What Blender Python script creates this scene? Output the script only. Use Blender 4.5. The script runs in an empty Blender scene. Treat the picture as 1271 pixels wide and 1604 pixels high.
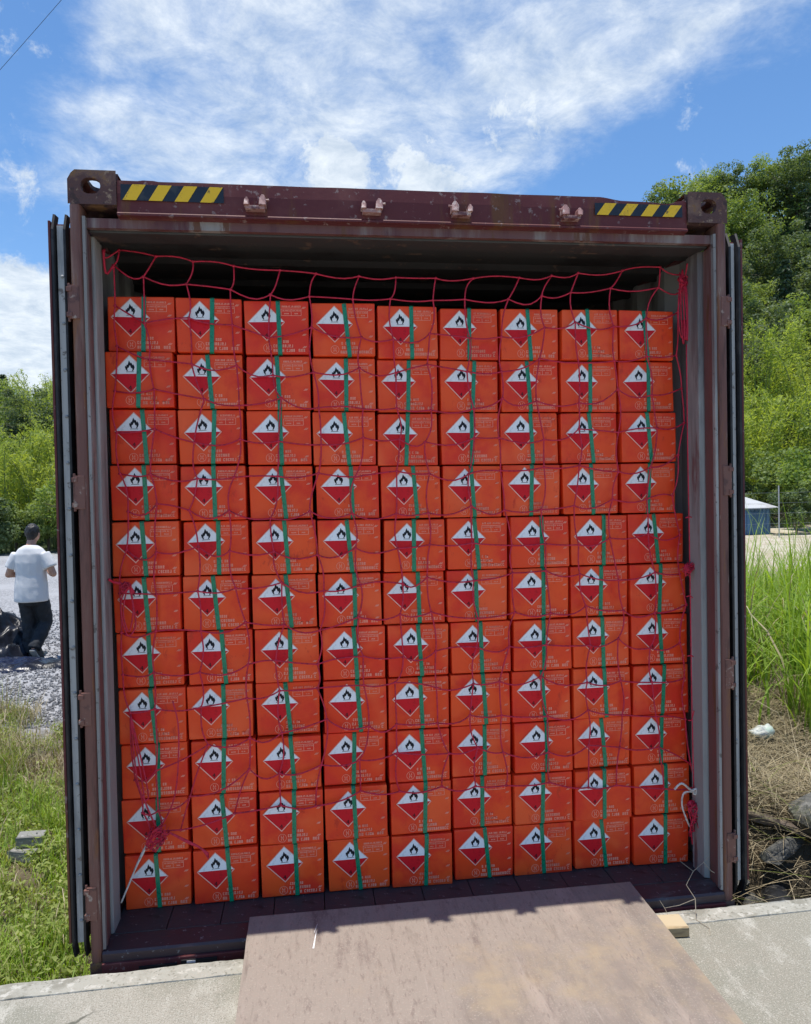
import bpy, bmesh, math, random
import numpy as np
from mathutils import Vector, Matrix, noise as mnoise

S = bpy.context.scene
C = S.collection
R = math.radians

# ------------------------------------------------------------------ camera
cam_d = bpy.data.cameras.new('camera'); cam = bpy.data.objects.new('camera', cam_d); C.objects.link(cam)
CP = Vector((-0.4166, -2.6790, 1.7411)); YAW, PIT, ROL = 0.13068, -0.02049, -0.02027
fw = Vector((math.sin(YAW)*math.cos(PIT), math.cos(YAW)*math.cos(PIT), math.sin(PIT)))
rt0 = Vector((math.cos(YAW), -math.sin(YAW), 0)); up0 = rt0.cross(fw)
rt = rt0*math.cos(ROL)+up0*math.sin(ROL); up = -rt0*math.sin(ROL)+up0*math.cos(ROL)
cam.matrix_world = Matrix(((rt.x, up.x, -fw.x, CP.x), (rt.y, up.y, -fw.y, CP.y), (rt.z, up.z, -fw.z, CP.z), (0, 0, 0, 1)))
cam_d.sensor_width = 36; cam_d.lens = 25.76; cam_d.clip_start = .05; cam_d.clip_end = 3000
S.camera = cam

# ------------------------------------------------------------------ exposure, sun, sky
S.view_settings.view_transform = 'Standard'; S.view_settings.look = 'None'
S.view_settings.gamma = 1; S.view_settings.use_curve_mapping = False
S.view_settings.exposure = 1.42
S.cycles.max_bounces = 6; S.cycles.diffuse_bounces = 4; S.cycles.transmission_bounces = 3; S.cycles.glossy_bounces = 2; S.cycles.transparent_max_bounces = 8
S.cycles.use_denoising = True

sun_dir = Vector((-0.195, 0.03, 2.64)).normalized()          # towards the sun: almost overhead, a touch left
sd = bpy.data.lights.new('sun', 'SUN'); sd.energy = 2.0; sd.angle = R(.53); sd.color = (1, .955, .89)
so = bpy.data.objects.new('sun', sd); C.objects.link(so); so.location = (0, 0, 30)
so.rotation_euler = sun_dir.to_track_quat('Z', 'Y').to_euler()

W = bpy.data.worlds.new('World'); S.world = W; W.use_nodes = True
def build_world():
    nt = W.node_tree; N = nt.nodes; L = nt.links; N.clear()
    out = N.new('ShaderNodeOutputWorld'); bg = N.new('ShaderNodeBackground'); bg.inputs[1].default_value = .1
    sky = N.new('ShaderNodeTexSky'); sky.sky_type = 'NISHITA'; sky.sun_disc = False
    sky.sun_elevation = math.asin(sun_dir.z); sky.sun_rotation = math.atan2(sun_dir.x, sun_dir.y)
    sky.air_density = 1.0; sky.dust_density = .15; sky.ozone_density = 4.0
    tc = N.new('ShaderNodeTexCoord')
    nrm = N.new('ShaderNodeVectorMath'); nrm.operation = 'NORMALIZE'; L.new(tc.outputs['Generated'], nrm.inputs[0])
    D = nrm.outputs[0]
    sep = N.new('ShaderNodeSeparateXYZ'); L.new(D, sep.inputs[0])
    def m(op, a, b=None, clamp=False):
        n = N.new('ShaderNodeMath'); n.operation = op; n.use_clamp = clamp
        for i, v in enumerate((a, b)):
            if v is None: continue
            if isinstance(v, (int, float)): n.inputs[i].default_value = v
            else: L.new(v, n.inputs[i])
        return n.outputs[0]
    # flat cloud deck: direction projected on a plane overhead, so streaks shorten towards the horizon
    zz = m('ADD', m('MAXIMUM', sep.outputs[2], 0.0), .16)
    cx = m('DIVIDE', sep.outputs[0], zz); cy = m('DIVIDE', sep.outputs[1], zz)
    cmb = N.new('ShaderNodeCombineXYZ'); L.new(cx, cmb.inputs[0]); L.new(cy, cmb.inputs[1])
    def noise(scale, detail, rough, dist=0, vec=None):
        n = N.new('ShaderNodeTexNoise'); n.inputs['Scale'].default_value = scale; n.inputs['Detail'].default_value = detail
        n.inputs['Roughness'].default_value = rough; n.inputs['Distortion'].default_value = dist
        L.new(vec or cmb.outputs[0], n.inputs['Vector']); return n.outputs[0]
    n1 = noise(2.6, 11, .68, .45); n2 = noise(8, 8, .68, .3); n3 = noise(5.0, 8, .62, .2, D)
    bias = None
    def lobe(px, py, rad, amt):
        nonlocal bias
        d = (fw + rt*((px-635.5)/1147.8) + up*((802-py)/1147.8)).normalized()
        dt = N.new('ShaderNodeVectorMath'); dt.operation = 'DOT_PRODUCT'; L.new(D, dt.inputs[0]); dt.inputs[1].default_value = d
        mr = N.new('ShaderNodeMapRange'); mr.interpolation_type = 'SMOOTHSTEP'
        mr.inputs[1].default_value = math.cos(rad/1147.8*1.25); mr.inputs[2].default_value = 1.0
        mr.inputs[3].default_value = 0; mr.inputs[4].default_value = amt
        L.new(dt.outputs['Value'], mr.inputs[0])
        bias = mr.outputs[0] if bias is None else m('ADD', bias, mr.outputs[0])
    for a in LOBES: lobe(*a)
    v = m('ADD', m('MULTIPLY', n1, .58), m('MULTIPLY', n2, .28)); v = m('ADD', v, m('MULTIPLY', n3, .26))
    v = m('ADD', v, m('MAXIMUM', m('MINIMUM', bias, .26), -.3))
    mr = N.new('ShaderNodeMapRange'); mr.interpolation_type = 'SMOOTHSTEP'
    mr.inputs[1].default_value = .62; mr.inputs[2].default_value = .99; L.new(v, mr.inputs[0])
    soft = m('MULTIPLY', mr.outputs[0], .9)
    bias = None                                                   # small crisp cumulus puffs
    for a in PUFFS: lobe(*a)
    np_ = noise(15, 10, .66, .25, D)
    mp = N.new('ShaderNodeMapRange'); mp.interpolation_type = 'SMOOTHSTEP'; mp.inputs[1].default_value = .9; mp.inputs[2].default_value = 1.18
    L.new(m('ADD', m('MULTIPLY', np_, 1.5), bias), mp.inputs[0]); cov = m('MAXIMUM', soft, m('MULTIPLY', mp.outputs[0], .95))
    # clouds: bright with greyer bodies
    cr = N.new('ShaderNodeMix'); cr.data_type = 'RGBA'
    sh = N.new('ShaderNodeMapRange'); sh.inputs[1].default_value = .35; sh.inputs[2].default_value = .68; L.new(n2, sh.inputs[0])
    cr.inputs[6].default_value = (2.3, 2.7, 3.2, 1); cr.inputs[7].default_value = (3.7, 3.95, 4.15, 1); L.new(sh.outputs[0], cr.inputs[0])
    mx = N.new('ShaderNodeMix'); mx.data_type = 'RGBA'
    hs = N.new('ShaderNodeHueSaturation'); hs.inputs['Saturation'].default_value = 1.14; hs.inputs['Value'].default_value = .67; L.new(sky.outputs[0], hs.inputs['Color'])
    L.new(cov, mx.inputs[0]); L.new(hs.outputs[0], mx.inputs[6]); L.new(cr.outputs[2], mx.inputs[7])
    L.new(mx.outputs[2], bg.inputs[0]); L.new(bg.outputs[0], out.inputs[0])
PUFFS = [(808, 174, 60, .26), (842, 168, 44, .22), (480, 266, 70, .28), (535, 280, 56, .22), (612, 288, 58, .24), (668, 288, 66, .26),
         (20, 560, 120, .3), (60, 520, 90, .22), (0, 500, 80, .2), (0, 262, 70, .14), (60, 300, 60, .12)]
LOBES = [(300, 110, 200, .2), (430, 50, 220, .2), (540, 150, 210, .2), (420, 210, 190, .18), (690, 70, 230, .2), (860, 50, 210, .2),
         (1020, 20, 200, .2), (1170, 0, 170, .2), (240, 240, 150, .17), (730, 160, 120, .1),
         (30, 270, 120, .14), (30, 530, 120, .25), (90, 110, 110, -.12), (1010, 230, 170, -.2), (1220, 190, 180, -.2), (760, 250, 60, -.08), (50, 400, 70, -.06)]
build_world()

# ------------------------------------------------------------------ helpers
class MB:
    """collects shapes for one mesh"""
    def __init__(s): s.v = []; s.f = []; s.m = []
    def add(s, verts, faces, mi=0):
        o = len(s.v); s.v += [tuple(p) for p in verts]
        s.f += [tuple(o+i for i in f) for f in faces]; s.m += [mi]*len(faces)
    def box(s, x0, x1, y0, y1, z0, z1, mi=0):
        s.add([(x0,y0,z0),(x1,y0,z0),(x1,y1,z0),(x0,y1,z0),(x0,y0,z1),(x1,y0,z1),(x1,y1,z1),(x0,y1,z1)],
              [(0,3,2,1),(4,5,6,7),(0,1,5,4),(1,2,6,5),(2,3,7,6),(3,0,4,7)], mi)
    def quad(s, a, b, c, d, mi=0): s.add([a,b,c,d], [(0,1,2,3)], mi)
    def poly(s, pts, mi=0): s.add(pts, [tuple(range(len(pts)))], mi)
    def tube(s, pts, rad, n=6, mi=0, cap=True):
        pts = [Vector(p) for p in pts]; k = len(pts)
        rads = rad if isinstance(rad, (list, tuple)) else [rad]*k
        vs = []; fs = []; prev = None
        for i, p in enumerate(pts):
            t = (pts[min(i+1,k-1)]-pts[max(i-1,0)])
            t = t.normalized() if t.length > 1e-9 else Vector((0,0,1))
            if prev is None: prev = t.orthogonal().normalized()
            a = (prev - t*prev.dot(t)); a = a.normalized() if a.length > 1e-6 else t.orthogonal().normalized()
            b = t.cross(a); prev = a
            for j in range(n):
                g = 2*math.pi*j/n; vs.append(p + (a*math.cos(g)+b*math.sin(g))*rads[i])
        for i in range(k-1):
            for j in range(n):
                fs.append((i*n+j, i*n+(j+1)%n, (i+1)*n+(j+1)%n, (i+1)*n+j))
        if cap: fs += [tuple(range(n-1,-1,-1)), tuple((k-1)*n+j for j in range(n))]
        s.add(vs, fs, mi)
    def loft(s, rings, mi=0):
        """rings: list of equal-length vertex loops"""
        n = len(rings[0]); vs = [p for r in rings for p in r]; fs = []
        for i in range(len(rings)-1):
            for j in range(n): fs.append((i*n+j, i*n+(j+1)%n, (i+1)*n+(j+1)%n, (i+1)*n+j))
        fs += [tuple(range(n-1,-1,-1)), tuple((len(rings)-1)*n+j for j in range(n))]
        s.add(vs, fs, mi)
    def ball(s, c, r, mi=0, seg=10, rings=7, sc=(1,1,1)):
        vs = [(c[0], c[1], c[2]+r*sc[2])]; fs = []
        for i in range(1, rings):
            t = math.pi*i/rings
            for j in range(seg):
                g = 2*math.pi*j/seg
                vs.append((c[0]+r*sc[0]*math.sin(t)*math.cos(g), c[1]+r*sc[1]*math.sin(t)*math.sin(g), c[2]+r*sc[2]*math.cos(t)))
        vs.append((c[0], c[1], c[2]-r*sc[2])); b = len(vs)-1
        for j in range(seg): fs.append((0, 1+j, 1+(j+1)%seg)); fs.append((b, b-seg+(j+1)%seg, b-seg+j))
        for i in range(rings-2):
            for j in range(seg):
                a = 1+i*seg; fs.append((a+j, a+seg+j, a+seg+(j+1)%seg, a+(j+1)%seg))
        s.add(vs, fs, mi)
    def mesh(s, name, mats, smooth=False, bevel=0):
        me = bpy.data.meshes.new(name); me.from_pydata(s.v, [], s.f)
        for mt in (mats if isinstance(mats, (list, tuple)) else [mats]): me.materials.append(mt)
        me.polygons.foreach_set('material_index', s.m)
        if bevel:
            bm = bmesh.new(); bm.from_mesh(me)
            bmesh.ops.remove_doubles(bm, verts=bm.verts, dist=1e-5)
            eds = [e for e in bm.edges if len(e.link_faces) == 2 and e.calc_face_angle(0) > .6]
            bmesh.ops.bevel(bm, geom=eds, offset=bevel, segments=2, profile=.6, affect='EDGES')
            bm.to_mesh(me); bm.free()
        if smooth: me.polygons.foreach_set('use_smooth', [True]*len(me.polygons))
        me.update(); return me
    def build(s, name, mats, parent=None, smooth=False, bevel=0, loc=None):
        return link(name, s.mesh(name, mats, smooth, bevel), parent, loc)

def link(name, me, parent=None, loc=None):
    o = bpy.data.objects.new(name, me); C.objects.link(o)
    if parent: o.parent = parent
    if loc: o.location = loc
    return o
def tag(o, label, cat, group=None):
    o['label'] = label; o['category'] = cat
    if group: o['group'] = group
    return o
def thing(name, label, cat, loc=(0,0,0), group=None, rz=0):
    o = bpy.data.objects.new(name, None); C.objects.link(o); o.location = loc; o.rotation_euler.z = rz
    o.empty_display_size = .1
    return tag(o, label, cat, group)
def copy_tree(o, parent=None):
    c = o.copy(); C.objects.link(c); c.parent = parent
    for ch in o.children: copy_tree(ch, c)
    return c
def quads(name, V, mats, var=None, mi=None, n=4):
    """many loose n-gons from a (k, n, 3) array; var: float per face"""
    k = len(V); me = bpy.data.meshes.new(name)
    me.vertices.add(k*n); me.vertices.foreach_set('co', np.ascontiguousarray(V, dtype=np.float32).ravel())
    me.loops.add(k*n); me.loops.foreach_set('vertex_index', np.arange(k*n, dtype=np.int32))
    me.polygons.add(k); me.polygons.foreach_set('loop_start', np.arange(0, k*n, n, dtype=np.int32))
    me.polygons.foreach_set('loop_total', np.full(k, n, dtype=np.int32))
    for mt in mats: me.materials.append(mt)
    if mi is not None: me.polygons.foreach_set('material_index', np.asarray(mi, dtype=np.int32))
    if var is not None:
        a = me.attributes.new('var', 'FLOAT', 'FACE'); a.data.foreach_set('value', np.asarray(var, dtype=np.float32))
    me.update(calc_edges=True); return me

# ------------------------------------------------------------------ materials
def newmat(name):
    m = bpy.data.materials.new(name); m.use_nodes = True
    nt = m.node_tree; b = nt.nodes['Principled BSDF']; return m, nt, b
def nd(nt, kind, **kw):
    n = nt.nodes.new(kind)
    for k, v in kw.items(): setattr(n, k, v)
    return n
def noise_node(nt, scale, detail=6, rough=.6, stretch=None, coord='Object', dist=0):
    tc = nd(nt, 'ShaderNodeTexCoord'); mp = nd(nt, 'ShaderNodeMapping')
    if stretch: mp.inputs['Scale'].default_value = stretch
    nt.links.new(tc.outputs[coord], mp.inputs[0])
    n = nd(nt, 'ShaderNodeTexNoise'); n.inputs['Scale'].default_value = scale; n.inputs['Detail'].default_value = detail
    n.inputs['Roughness'].default_value = rough; n.inputs['Distortion'].default_value = dist
    nt.links.new(mp.outputs[0], n.inputs['Vector']); return n.outputs[0]
def ramp(nt, fac, lo, hi):
    r = nd(nt, 'ShaderNodeMapRange'); r.interpolation_type = 'SMOOTHSTEP'
    r.inputs[1].default_value = lo; r.inputs[2].default_value = hi; nt.links.new(fac, r.inputs[0]); return r.outputs[0]
def mixc(nt, fac, a, b, blend='MIX'):
    m = nd(nt, 'ShaderNodeMix', data_type='RGBA', blend_type=blend)
    for sock, v in ((m.inputs[0], fac), (m.inputs[6], a), (m.inputs[7], b)):
        if isinstance(v, (int, float)): sock.default_value = v
        elif isinstance(v, tuple): sock.default_value = (*v, 1) if len(v) == 3 else v
        else: nt.links.new(v, sock)
    return m.outputs[2]
def bump(nt, b, h, strength=.3, dist=.01, prev=None):
    n = nd(nt, 'ShaderNodeBump'); n.inputs['Strength'].default_value = strength; n.inputs['Distance'].default_value = dist
    nt.links.new(h, n.inputs['Height'])
    if prev: nt.links.new(prev, n.inputs['Normal'])
    nt.links.new(n.outputs[0], b.inputs['Normal']); return n.outputs[0]

def layered(name, base, layers, rough=.6, bumps=(), metallic=0, spec=.5):
    """layers: (colour, scale, lo, hi, stretch) laid over base by thresholded noise; bumps: (scale, strength, dist, stretch)"""
    m, nt, b = newmat(name); col = base
    for (c, sc, lo, hi, st) in layers:
        col = mixc(nt, ramp(nt, noise_node(nt, sc, 7, .65, st), .5+(lo-.5)*.55, .5+(hi-.5)*.62), col, c)
    if isinstance(col, tuple): b.inputs['Base Color'].default_value = (*col, 1)
    else: nt.links.new(col, b.inputs['Base Color'])
    b.inputs['Roughness'].default_value = rough; b.inputs['Metallic'].default_value = metallic
    b.inputs['Specular IOR Level'].default_value = spec
    prev = None
    for (sc, stg, ds, st) in bumps: prev = bump(nt, b, noise_node(nt, sc, 5, .6, st), stg, ds, prev)
    return m

V_ST = (1, 1, .14)
maroon = layered('maroon_paint', (.115, .027, .029), [((.155, .05, .046), 2.2, .45, .75, None), ((.085, .024, .03), 5, .55, .75, V_ST),
                 ((.22, .12, .12), 14, .7, .8, V_ST), ((.14, .055, .025), 7, .6, .74, V_ST), ((.24, .16, .15), 36, .68, .76, None)], .5, [(60, .12, .004, None), (5, .1, .01, None)], spec=.25)
maroon_worn = layered('worn_maroon_paint', (.15, .062, .056), [((.3, .27, .25), 3.5, .48, .72, (1, 1, .1)), ((.1, .03, .035), 6, .5, .72, V_ST),
                 ((.13, .055, .03), 20, .62, .72, V_ST)], .6, [(50, .15, .004, None)])
rust_brown = layered('rusty_brown_paint', (.15, .06, .046), [((.24, .15, .12), 5, .52, .72, V_ST), ((.065, .026, .02), 9, .52, .68, V_ST), ((.19, .075, .03), 16, .58, .7, V_ST),
                 ((.28, .21, .17), 30, .7, .77, V_ST)], .6, [(70, .2, .004, None)])
hinge_m = layered('worn_hinge_steel', (.17, .07, .052), [((.36, .27, .22), 26, .6, .74, None), ((.09, .036, .03), 14, .52, .7, None)], .55, [(70, .2, .004, None)])
casting_m = layered('rusty_casting', (.095, .042, .036), [((.18, .1, .07), 7, .5, .7, None), ((.3, .2, .13), 30, .62, .74, None), ((.2, .1, .04), 14, .6, .7, None), ((.05, .025, .022), 18, .6, .72, None)],
                 .7, [(45, .5, .008, None)])
grey_frame = layered('faded_grey_paint', (.24, .225, .21), [((.14, .115, .115), 4, .48, .75, V_ST), ((.34, .335, .32), 7, .55, .75, V_ST),
                 ((.17, .08, .075), 9, .64, .74, V_ST), ((.12, .1, .09), 25, .68, .74, None)], .6, [(40, .12, .004, None)])
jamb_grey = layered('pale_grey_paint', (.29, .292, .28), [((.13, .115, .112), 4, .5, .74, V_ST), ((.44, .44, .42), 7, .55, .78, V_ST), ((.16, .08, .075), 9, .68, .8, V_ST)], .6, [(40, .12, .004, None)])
shade_grey_in = layered('shade_darkened_interior_grey', (.05, .05, .05), [((.03, .028, .028), 3, .5, .75, None), ((.13, .09, .07), 12, .66, .75, None)], .55)  # interior grey darkened in colour to stand in for shade under the roof
gasket_m = layered('black_rubber', (.012, .012, .014), [((.03, .03, .032), 12, .5, .7, None)], .5)
strip_m = layered('aluminium_strip', (.52, .51, .49), [((.3, .3, .3), 8, .5, .7, V_ST), ((.2, .17, .15), 30, .65, .75, None)], .45)
floor_m = layered('container_floor', (.05, .042, .045), [((.1, .09, .09), 5, .55, .75, (.3, 1, 1)), ((.16, .15, .15), 30, .68, .74, None), ((.028, .022, .022), 8, .55, .7, None)],
                 .55, [(30, .25, .01, None)])
sill_m = layered('sill_steel', (.055, .032, .035), [((.11, .1, .1), 6, .55, .75, (.3, 1, 1)), ((.2, .19, .19), 40, .7, .76, None)], .45, [(25, .2, .008, None)])
yellow_m = layered('yellow_tape', (.88, .52, .008), [((.42, .22, .02), 9, .58, .8, None), ((.16, .09, .03), 26, .62, .76, None)], .4)
black_m = layered('black_tape', (.012, .014, .022), [((.04, .04, .04), 12, .6, .75, None)], .35)
pin_m = layered('worn_pinkish_steel', (.36, .19, .17), [((.55, .42, .38), 40, .52, .66, None), ((.14, .05, .05), 25, .55, .7, None)], .5)
white_plain = layered('white_paint', (.75, .74, .72), [((.55, .53, .5), 30, .6, .75, None)], .5)
red_cord = layered('red_cord', (.62, .015, .055), [((.4, .01, .032), 60, .5, .65, None)], .55, [(900, .5, .001, None)])
white_cord = layered('white_cord', (.72, .66, .6), [((.5, .42, .38), 60, .5, .65, None)], .7)
slot_shade_m = layered('painted_slot_shade', (.01, .009, .009), [], .8)  # black standing in for the shade inside the sill slots

def carton_mat():
    m, nt, b = newmat('orange_carton')
    oi = nd(nt, 'ShaderNodeObjectInfo'); tc = nd(nt, 'ShaderNodeTexCoord')
    off = nd(nt, 'ShaderNodeVectorMath', operation='SCALE'); off.inputs[0].default_value = (31, 17, 53); nt.links.new(oi.outputs['Random'], off.inputs['Scale'])
    ad = nd(nt, 'ShaderNodeVectorMath', operation='ADD'); nt.links.new(tc.outputs['Object'], ad.inputs[0]); nt.links.new(off.outputs[0], ad.inputs[1])
    def nz(scale, detail=5, rough=.6, st=(1, 1, 1)):
        mp = nd(nt, 'ShaderNodeMapping'); mp.inputs['Scale'].default_value = st; nt.links.new(ad.outputs[0], mp.inputs[0])
        n = nd(nt, 'ShaderNodeTexNoise'); n.inputs['Scale'].default_value = scale; n.inputs['Detail'].default_value = detail; n.inputs['Roughness'].default_value = rough
        nt.links.new(mp.outputs[0], n.inputs['Vector']); return n.outputs[0]
    a = mixc(nt, oi.outputs['Random'], (.88, .056, .012), (.95, .098, .017))
    c = mixc(nt, ramp(nt, nz(6), .44, .66), a, (.83, .038, .015))                 # uneven ink
    c = mixc(nt, ramp(nt, nz(3.2, 3), .5, .68), c, (.96, .12, .03))              # faded patches
    c = mixc(nt, ramp(nt, nz(16, 7, .75, (1, 1, .5)), .58, .7), c, (.66, .042, .015))     # grime
    c = mixc(nt, ramp(nt, nz(60, 6, .8, (1, 1, .25)), .66, .74), c, (.9, .26, .16))       # rubbed scuffs
    nt.links.new(c, b.inputs['Base Color']); b.inputs['Specular IOR Level'].default_value = .3
    nt.links.new(ramp(nt, nz(8), .3, .75), b.inputs['Roughness']); r = nd(nt, 'ShaderNodeMapRange'); r.inputs[3].default_value = .28; r.inputs[4].default_value = .55
    nt.links.new(nz(7), r.inputs[0]); nt.links.new(r.outputs[0], b.inputs['Roughness'])
    p = bump(nt, b, nz(150, 2, .5, (1, 1, .03)), .12, .0012)
    p = bump(nt, b, nz(5, 2, .5), .6, .012, p); bump(nt, b, nz(22, 3, .5), .3, .003, p); return m
carton_m = carton_mat()
def ink(name, c, rough=.4): return layered(name, c, [(tuple(x*.82 for x in c), 50, .55, .75, None)], rough, spec=.18)
ink_white = ink('white_print', (.9, .9, .9)); ink_red = ink('red_print', (.7, .012, .022)); ink_black = ink('black_print', (.012, .012, .018))
ink_pale = ink('pale_print', (.95, .36, .25)); ink_edge = ink('label_border_print', (.92, .5, .4))
strap_m = layered('green_strap', (.006, .24, .115), [((.006, .12, .06), 60, .5, .7, None)], .22, [(500, .3, .0006, None)])

def concrete_mat():
    m, nt, b = newmat('concrete')
    c = mixc(nt, ramp(nt, noise_node(nt, 1.3, 6, .6), .4, .6), (.335, .312, .258), (.27, .252, .2))
    c = mixc(nt, ramp(nt, noise_node(nt, 3.1, 7, .65, dist=.4), .5, .64), c, (.25, .24, .19))
    c = mixc(nt, ramp(nt, noise_node(nt, 7, 8, .7, (1, .4, 1)), .52, .66), c, (.42, .4, .34))
    sp = noise_node(nt, 210, 3, .75); c = mixc(nt, ramp(nt, sp, .53, .63), c, (.2, .19, .155)); c = mixc(nt, ramp(nt, sp, .45, .36), c, (.44, .42, .36))
    tc = nd(nt, 'ShaderNodeTexCoord'); wv = nd(nt, 'ShaderNodeVectorMath', operation='ADD')
    nz = nd(nt, 'ShaderNodeTexNoise'); nz.inputs['Scale'].default_value = 4; nz.inputs['Detail'].default_value = 6; nt.links.new(tc.outputs['Object'], nz.inputs['Vector'])
    sc = nd(nt, 'ShaderNodeVectorMath', operation='SCALE'); sc.inputs['Scale'].default_value = .35; nt.links.new(nz.outputs[1], sc.inputs[0])
    nt.links.new(tc.outputs['Object'], wv.inputs[0]); nt.links.new(sc.outputs[0], wv.inputs[1])
    vo = nd(nt, 'ShaderNodeTexVoronoi', feature='DISTANCE_TO_EDGE'); vo.inputs['Scale'].default_value = 1.05; nt.links.new(wv.outputs[0], vo.inputs['Vector'])
    cr = ramp(nt, vo.outputs['Distance'], .009, .002)
    gate = ramp(nt, noise_node(nt, 1.7, 2, .5), .5, .58)
    mu = nd(nt, 'ShaderNodeMath', operation='MULTIPLY'); nt.links.new(cr, mu.inputs[0]); nt.links.new(gate, mu.inputs[1])
    c = mixc(nt, mu.outputs[0], c, (.13, .125, .1))
    nt.links.new(c, b.inputs['Base Color']); b.inputs['Roughness'].default_value = .9; b.inputs['Specular IOR Level'].default_value = .25
    p = bump(nt, b, noise_node(nt, 110, 4, .7), .45, .004); bump(nt, b, noise_node(nt, 9, 6, .6), .4, .012, p); return m
concrete_m = concrete_mat()
edge_conc = layered('rough_concrete', (.36, .345, .29), [((.25, .235, .19), 8, .5, .72, None), ((.47, .45, .39), 26, .56, .7, None), ((.2, .19, .15), 70, .62, .72, None)], .95,
                    [(60, .6, .008, None), (16, .5, .012, None)])
plate_m = layered('rusty_steel_plate', (.295, .245, .2), [((.215, .178, .146), 1.6, .42, .7, (1, .35, 1)), ((.36, .29, .235), 3.4, .52, .76, (1, .25, 1)),
                  ((.17, .13, .11), 5, .6, .78, (1.3, .3, 1)), ((.35, .275, .2), 2.3, .6, .9, None), ((.22, .175, .145), 90, .54, .78, (1, .3, 1)), ((.36, .3, .245), 150, .55, .8, None), ((.19, .15, .12), 14, .6, .95, (1.5, .35, 1)), ((.335, .28, .235), 34, .62, .9, (1.6, .12, 1)), ((.2, .16, .13), 30, .64, .92, (1.3, .1, 1)), ((.24, .195, .16), 2.6, .56, .95, (1, .8, 1)), ((.36, .28, .18), 1.4, .6, .85, None)],
                  .62, [(120, .2, .003, (1, .3, 1)), (4, .15, .01, None)], metallic=.1)
wood_m = layered('pale_timber', (.5, .4, .25), [((.38, .28, .15), 6, .45, .7, (.2, 1, 1)), ((.25, .18, .1), 30, .62, .75, (.2, 1, 1))], .8)
old_wood = layered('weathered_wood', (.11, .085, .065), [((.2, .17, .14), 6, .5, .72, (.15, 1, 1)), ((.06, .045, .035), 14, .55, .75, (.15, 1, 1))], .9, [(30, .5, .006, (.15, 1, 1))])
stone_m = layered('grey_stone', (.11, .108, .098), [((.2, .195, .18), 5, .5, .7, None), ((.05, .052, .042), 9, .52, .72, None), ((.1, .11, .07), 4, .64, .8, None)], .9, [(14, .8, .03, None), (60, .5, .006, None)])
dark_stone = layered('dark_mossy_stone', (.07, .068, .06), [((.16, .155, .14), 7, .54, .72, None), ((.05, .065, .03), 4, .55, .75, None)], .9, [(14, .8, .03, None), (60, .5, .006, None)])
block_m = layered('grey_block', (.24, .235, .215), [((.23, .22, .2), 6, .5, .7, None), ((.45, .44, .41), 20, .6, .72, None)], .9, [(50, .6, .006, None)])
tarp_m = layered('black_plastic_sheet', (.007, .0075, .01), [((.014, .016, .024), 3, .5, .7, None)], .34, [(7, .5, .03, None)], spec=.35)
navy_m = layered('navy_plastic_sheet', (.012, .017, .04), [((.012, .014, .022), 3, .5, .7, None), ((.06, .065, .09), 9, .66, .76, None)], .24, [(7, .5, .03, None)], spec=.3)
bag_m = layered('white_plastic_bag', (.5, .52, .5), [((.42, .52, .45), 14, .52, .66, (1, 1, .3))], .35, [(16, .8, .02, None)])
pipe_m = layered('black_pipe', (.02, .021, .024), [((.06, .06, .06), 20, .55, .7, None)], .4)
twig_m = layered('dry_twig', (.32, .27, .2), [((.25, .2, .15), 40, .5, .7, None)], .85)
blue_m = layered('blue_sheet', (.09, .2, .36), [((.14, .27, .42), 2, .5, .7, None), ((.05, .12, .22), 1, .55, .75, (1, 1, .2))], .5)
roof_m = layered('pale_roof_sheet', (.5, .51, .52), [((.35, .34, .33), 2, .5, .75, None)], .5)
galv_m = layered('galvanised_wire', (.45, .46, .47), [((.3, .3, .3), 20, .5, .7, None)], .5)

def leaf_mat(name, a, b_, c_, trans=.35):
    m, nt, b = newmat(name); out = nt.nodes['Material Output']
    at = nd(nt, 'ShaderNodeAttribute', attribute_name='var'); oi = nd(nt, 'ShaderNodeObjectInfo')
    col = mixc(nt, at.outputs['Fac'], a, b_); f = nd(nt, 'ShaderNodeMath', operation='MULTIPLY'); nt.links.new(oi.outputs['Random'], f.inputs[0]); f.inputs[1].default_value = .55
    col = mixc(nt, f.outputs[0], col, c_)
    nt.links.new(col, b.inputs['Base Color']); b.inputs['Roughness'].default_value = .55; b.inputs['Specular IOR Level'].default_value = .3
    t = nd(nt, 'ShaderNodeBsdfTranslucent'); tcol = mixc(nt, 1.0, col, (1.5, 1.45, .55), 'MULTIPLY'); nt.links.new(tcol, t.inputs[0])
    mx = nd(nt, 'ShaderNodeMixShader'); mx.inputs[0].default_value = trans
    nt.links.new(b.outputs[0], mx.inputs[1]); nt.links.new(t.outputs[0], mx.inputs[2]); nt.links.new(mx.outputs[0], out.inputs[0]); return m
leaf_dark = leaf_mat('dark_leaves', (.06, .105, .045), (.17, .23, .09), (.16, .19, .11), .42)
leaf_mid = leaf_mat('mid_green_leaves', (.11, .18, .04), (.27, .36, .09), (.24, .29, .13), .45)
leaf_bamboo = leaf_mat('bamboo_leaves', (.2, .29, .04), (.48, .55, .12), (.34, .38, .12), .48)
leaf_conifer = leaf_mat('conifer_needles', (.022, .05, .026), (.055, .095, .045), (.04, .07, .03), .15)
grass_m = leaf_mat('grass_blades', (.085, .17, .014), (.44, .6, .1), (.25, .38, .045), .4)
weed_m = leaf_mat('weed_leaves', (.16, .23, .035), (.42, .45, .15), (.3, .34, .1), .35)
straw_m = leaf_mat('dry_straw', (.3, .24, .15), (.5, .43, .29), (.36, .29, .18), .15)
bark_m = layered('bark', (.09, .07, .05), [((.16, .13, .1), 4, .5, .7, V_ST)], .9, [(12, .6, .03, V_ST)])
culm_m = layered('bamboo_culm', (.16, .2, .06), [((.25, .25, .1), 3, .5, .7, V_ST)], .5)
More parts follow.
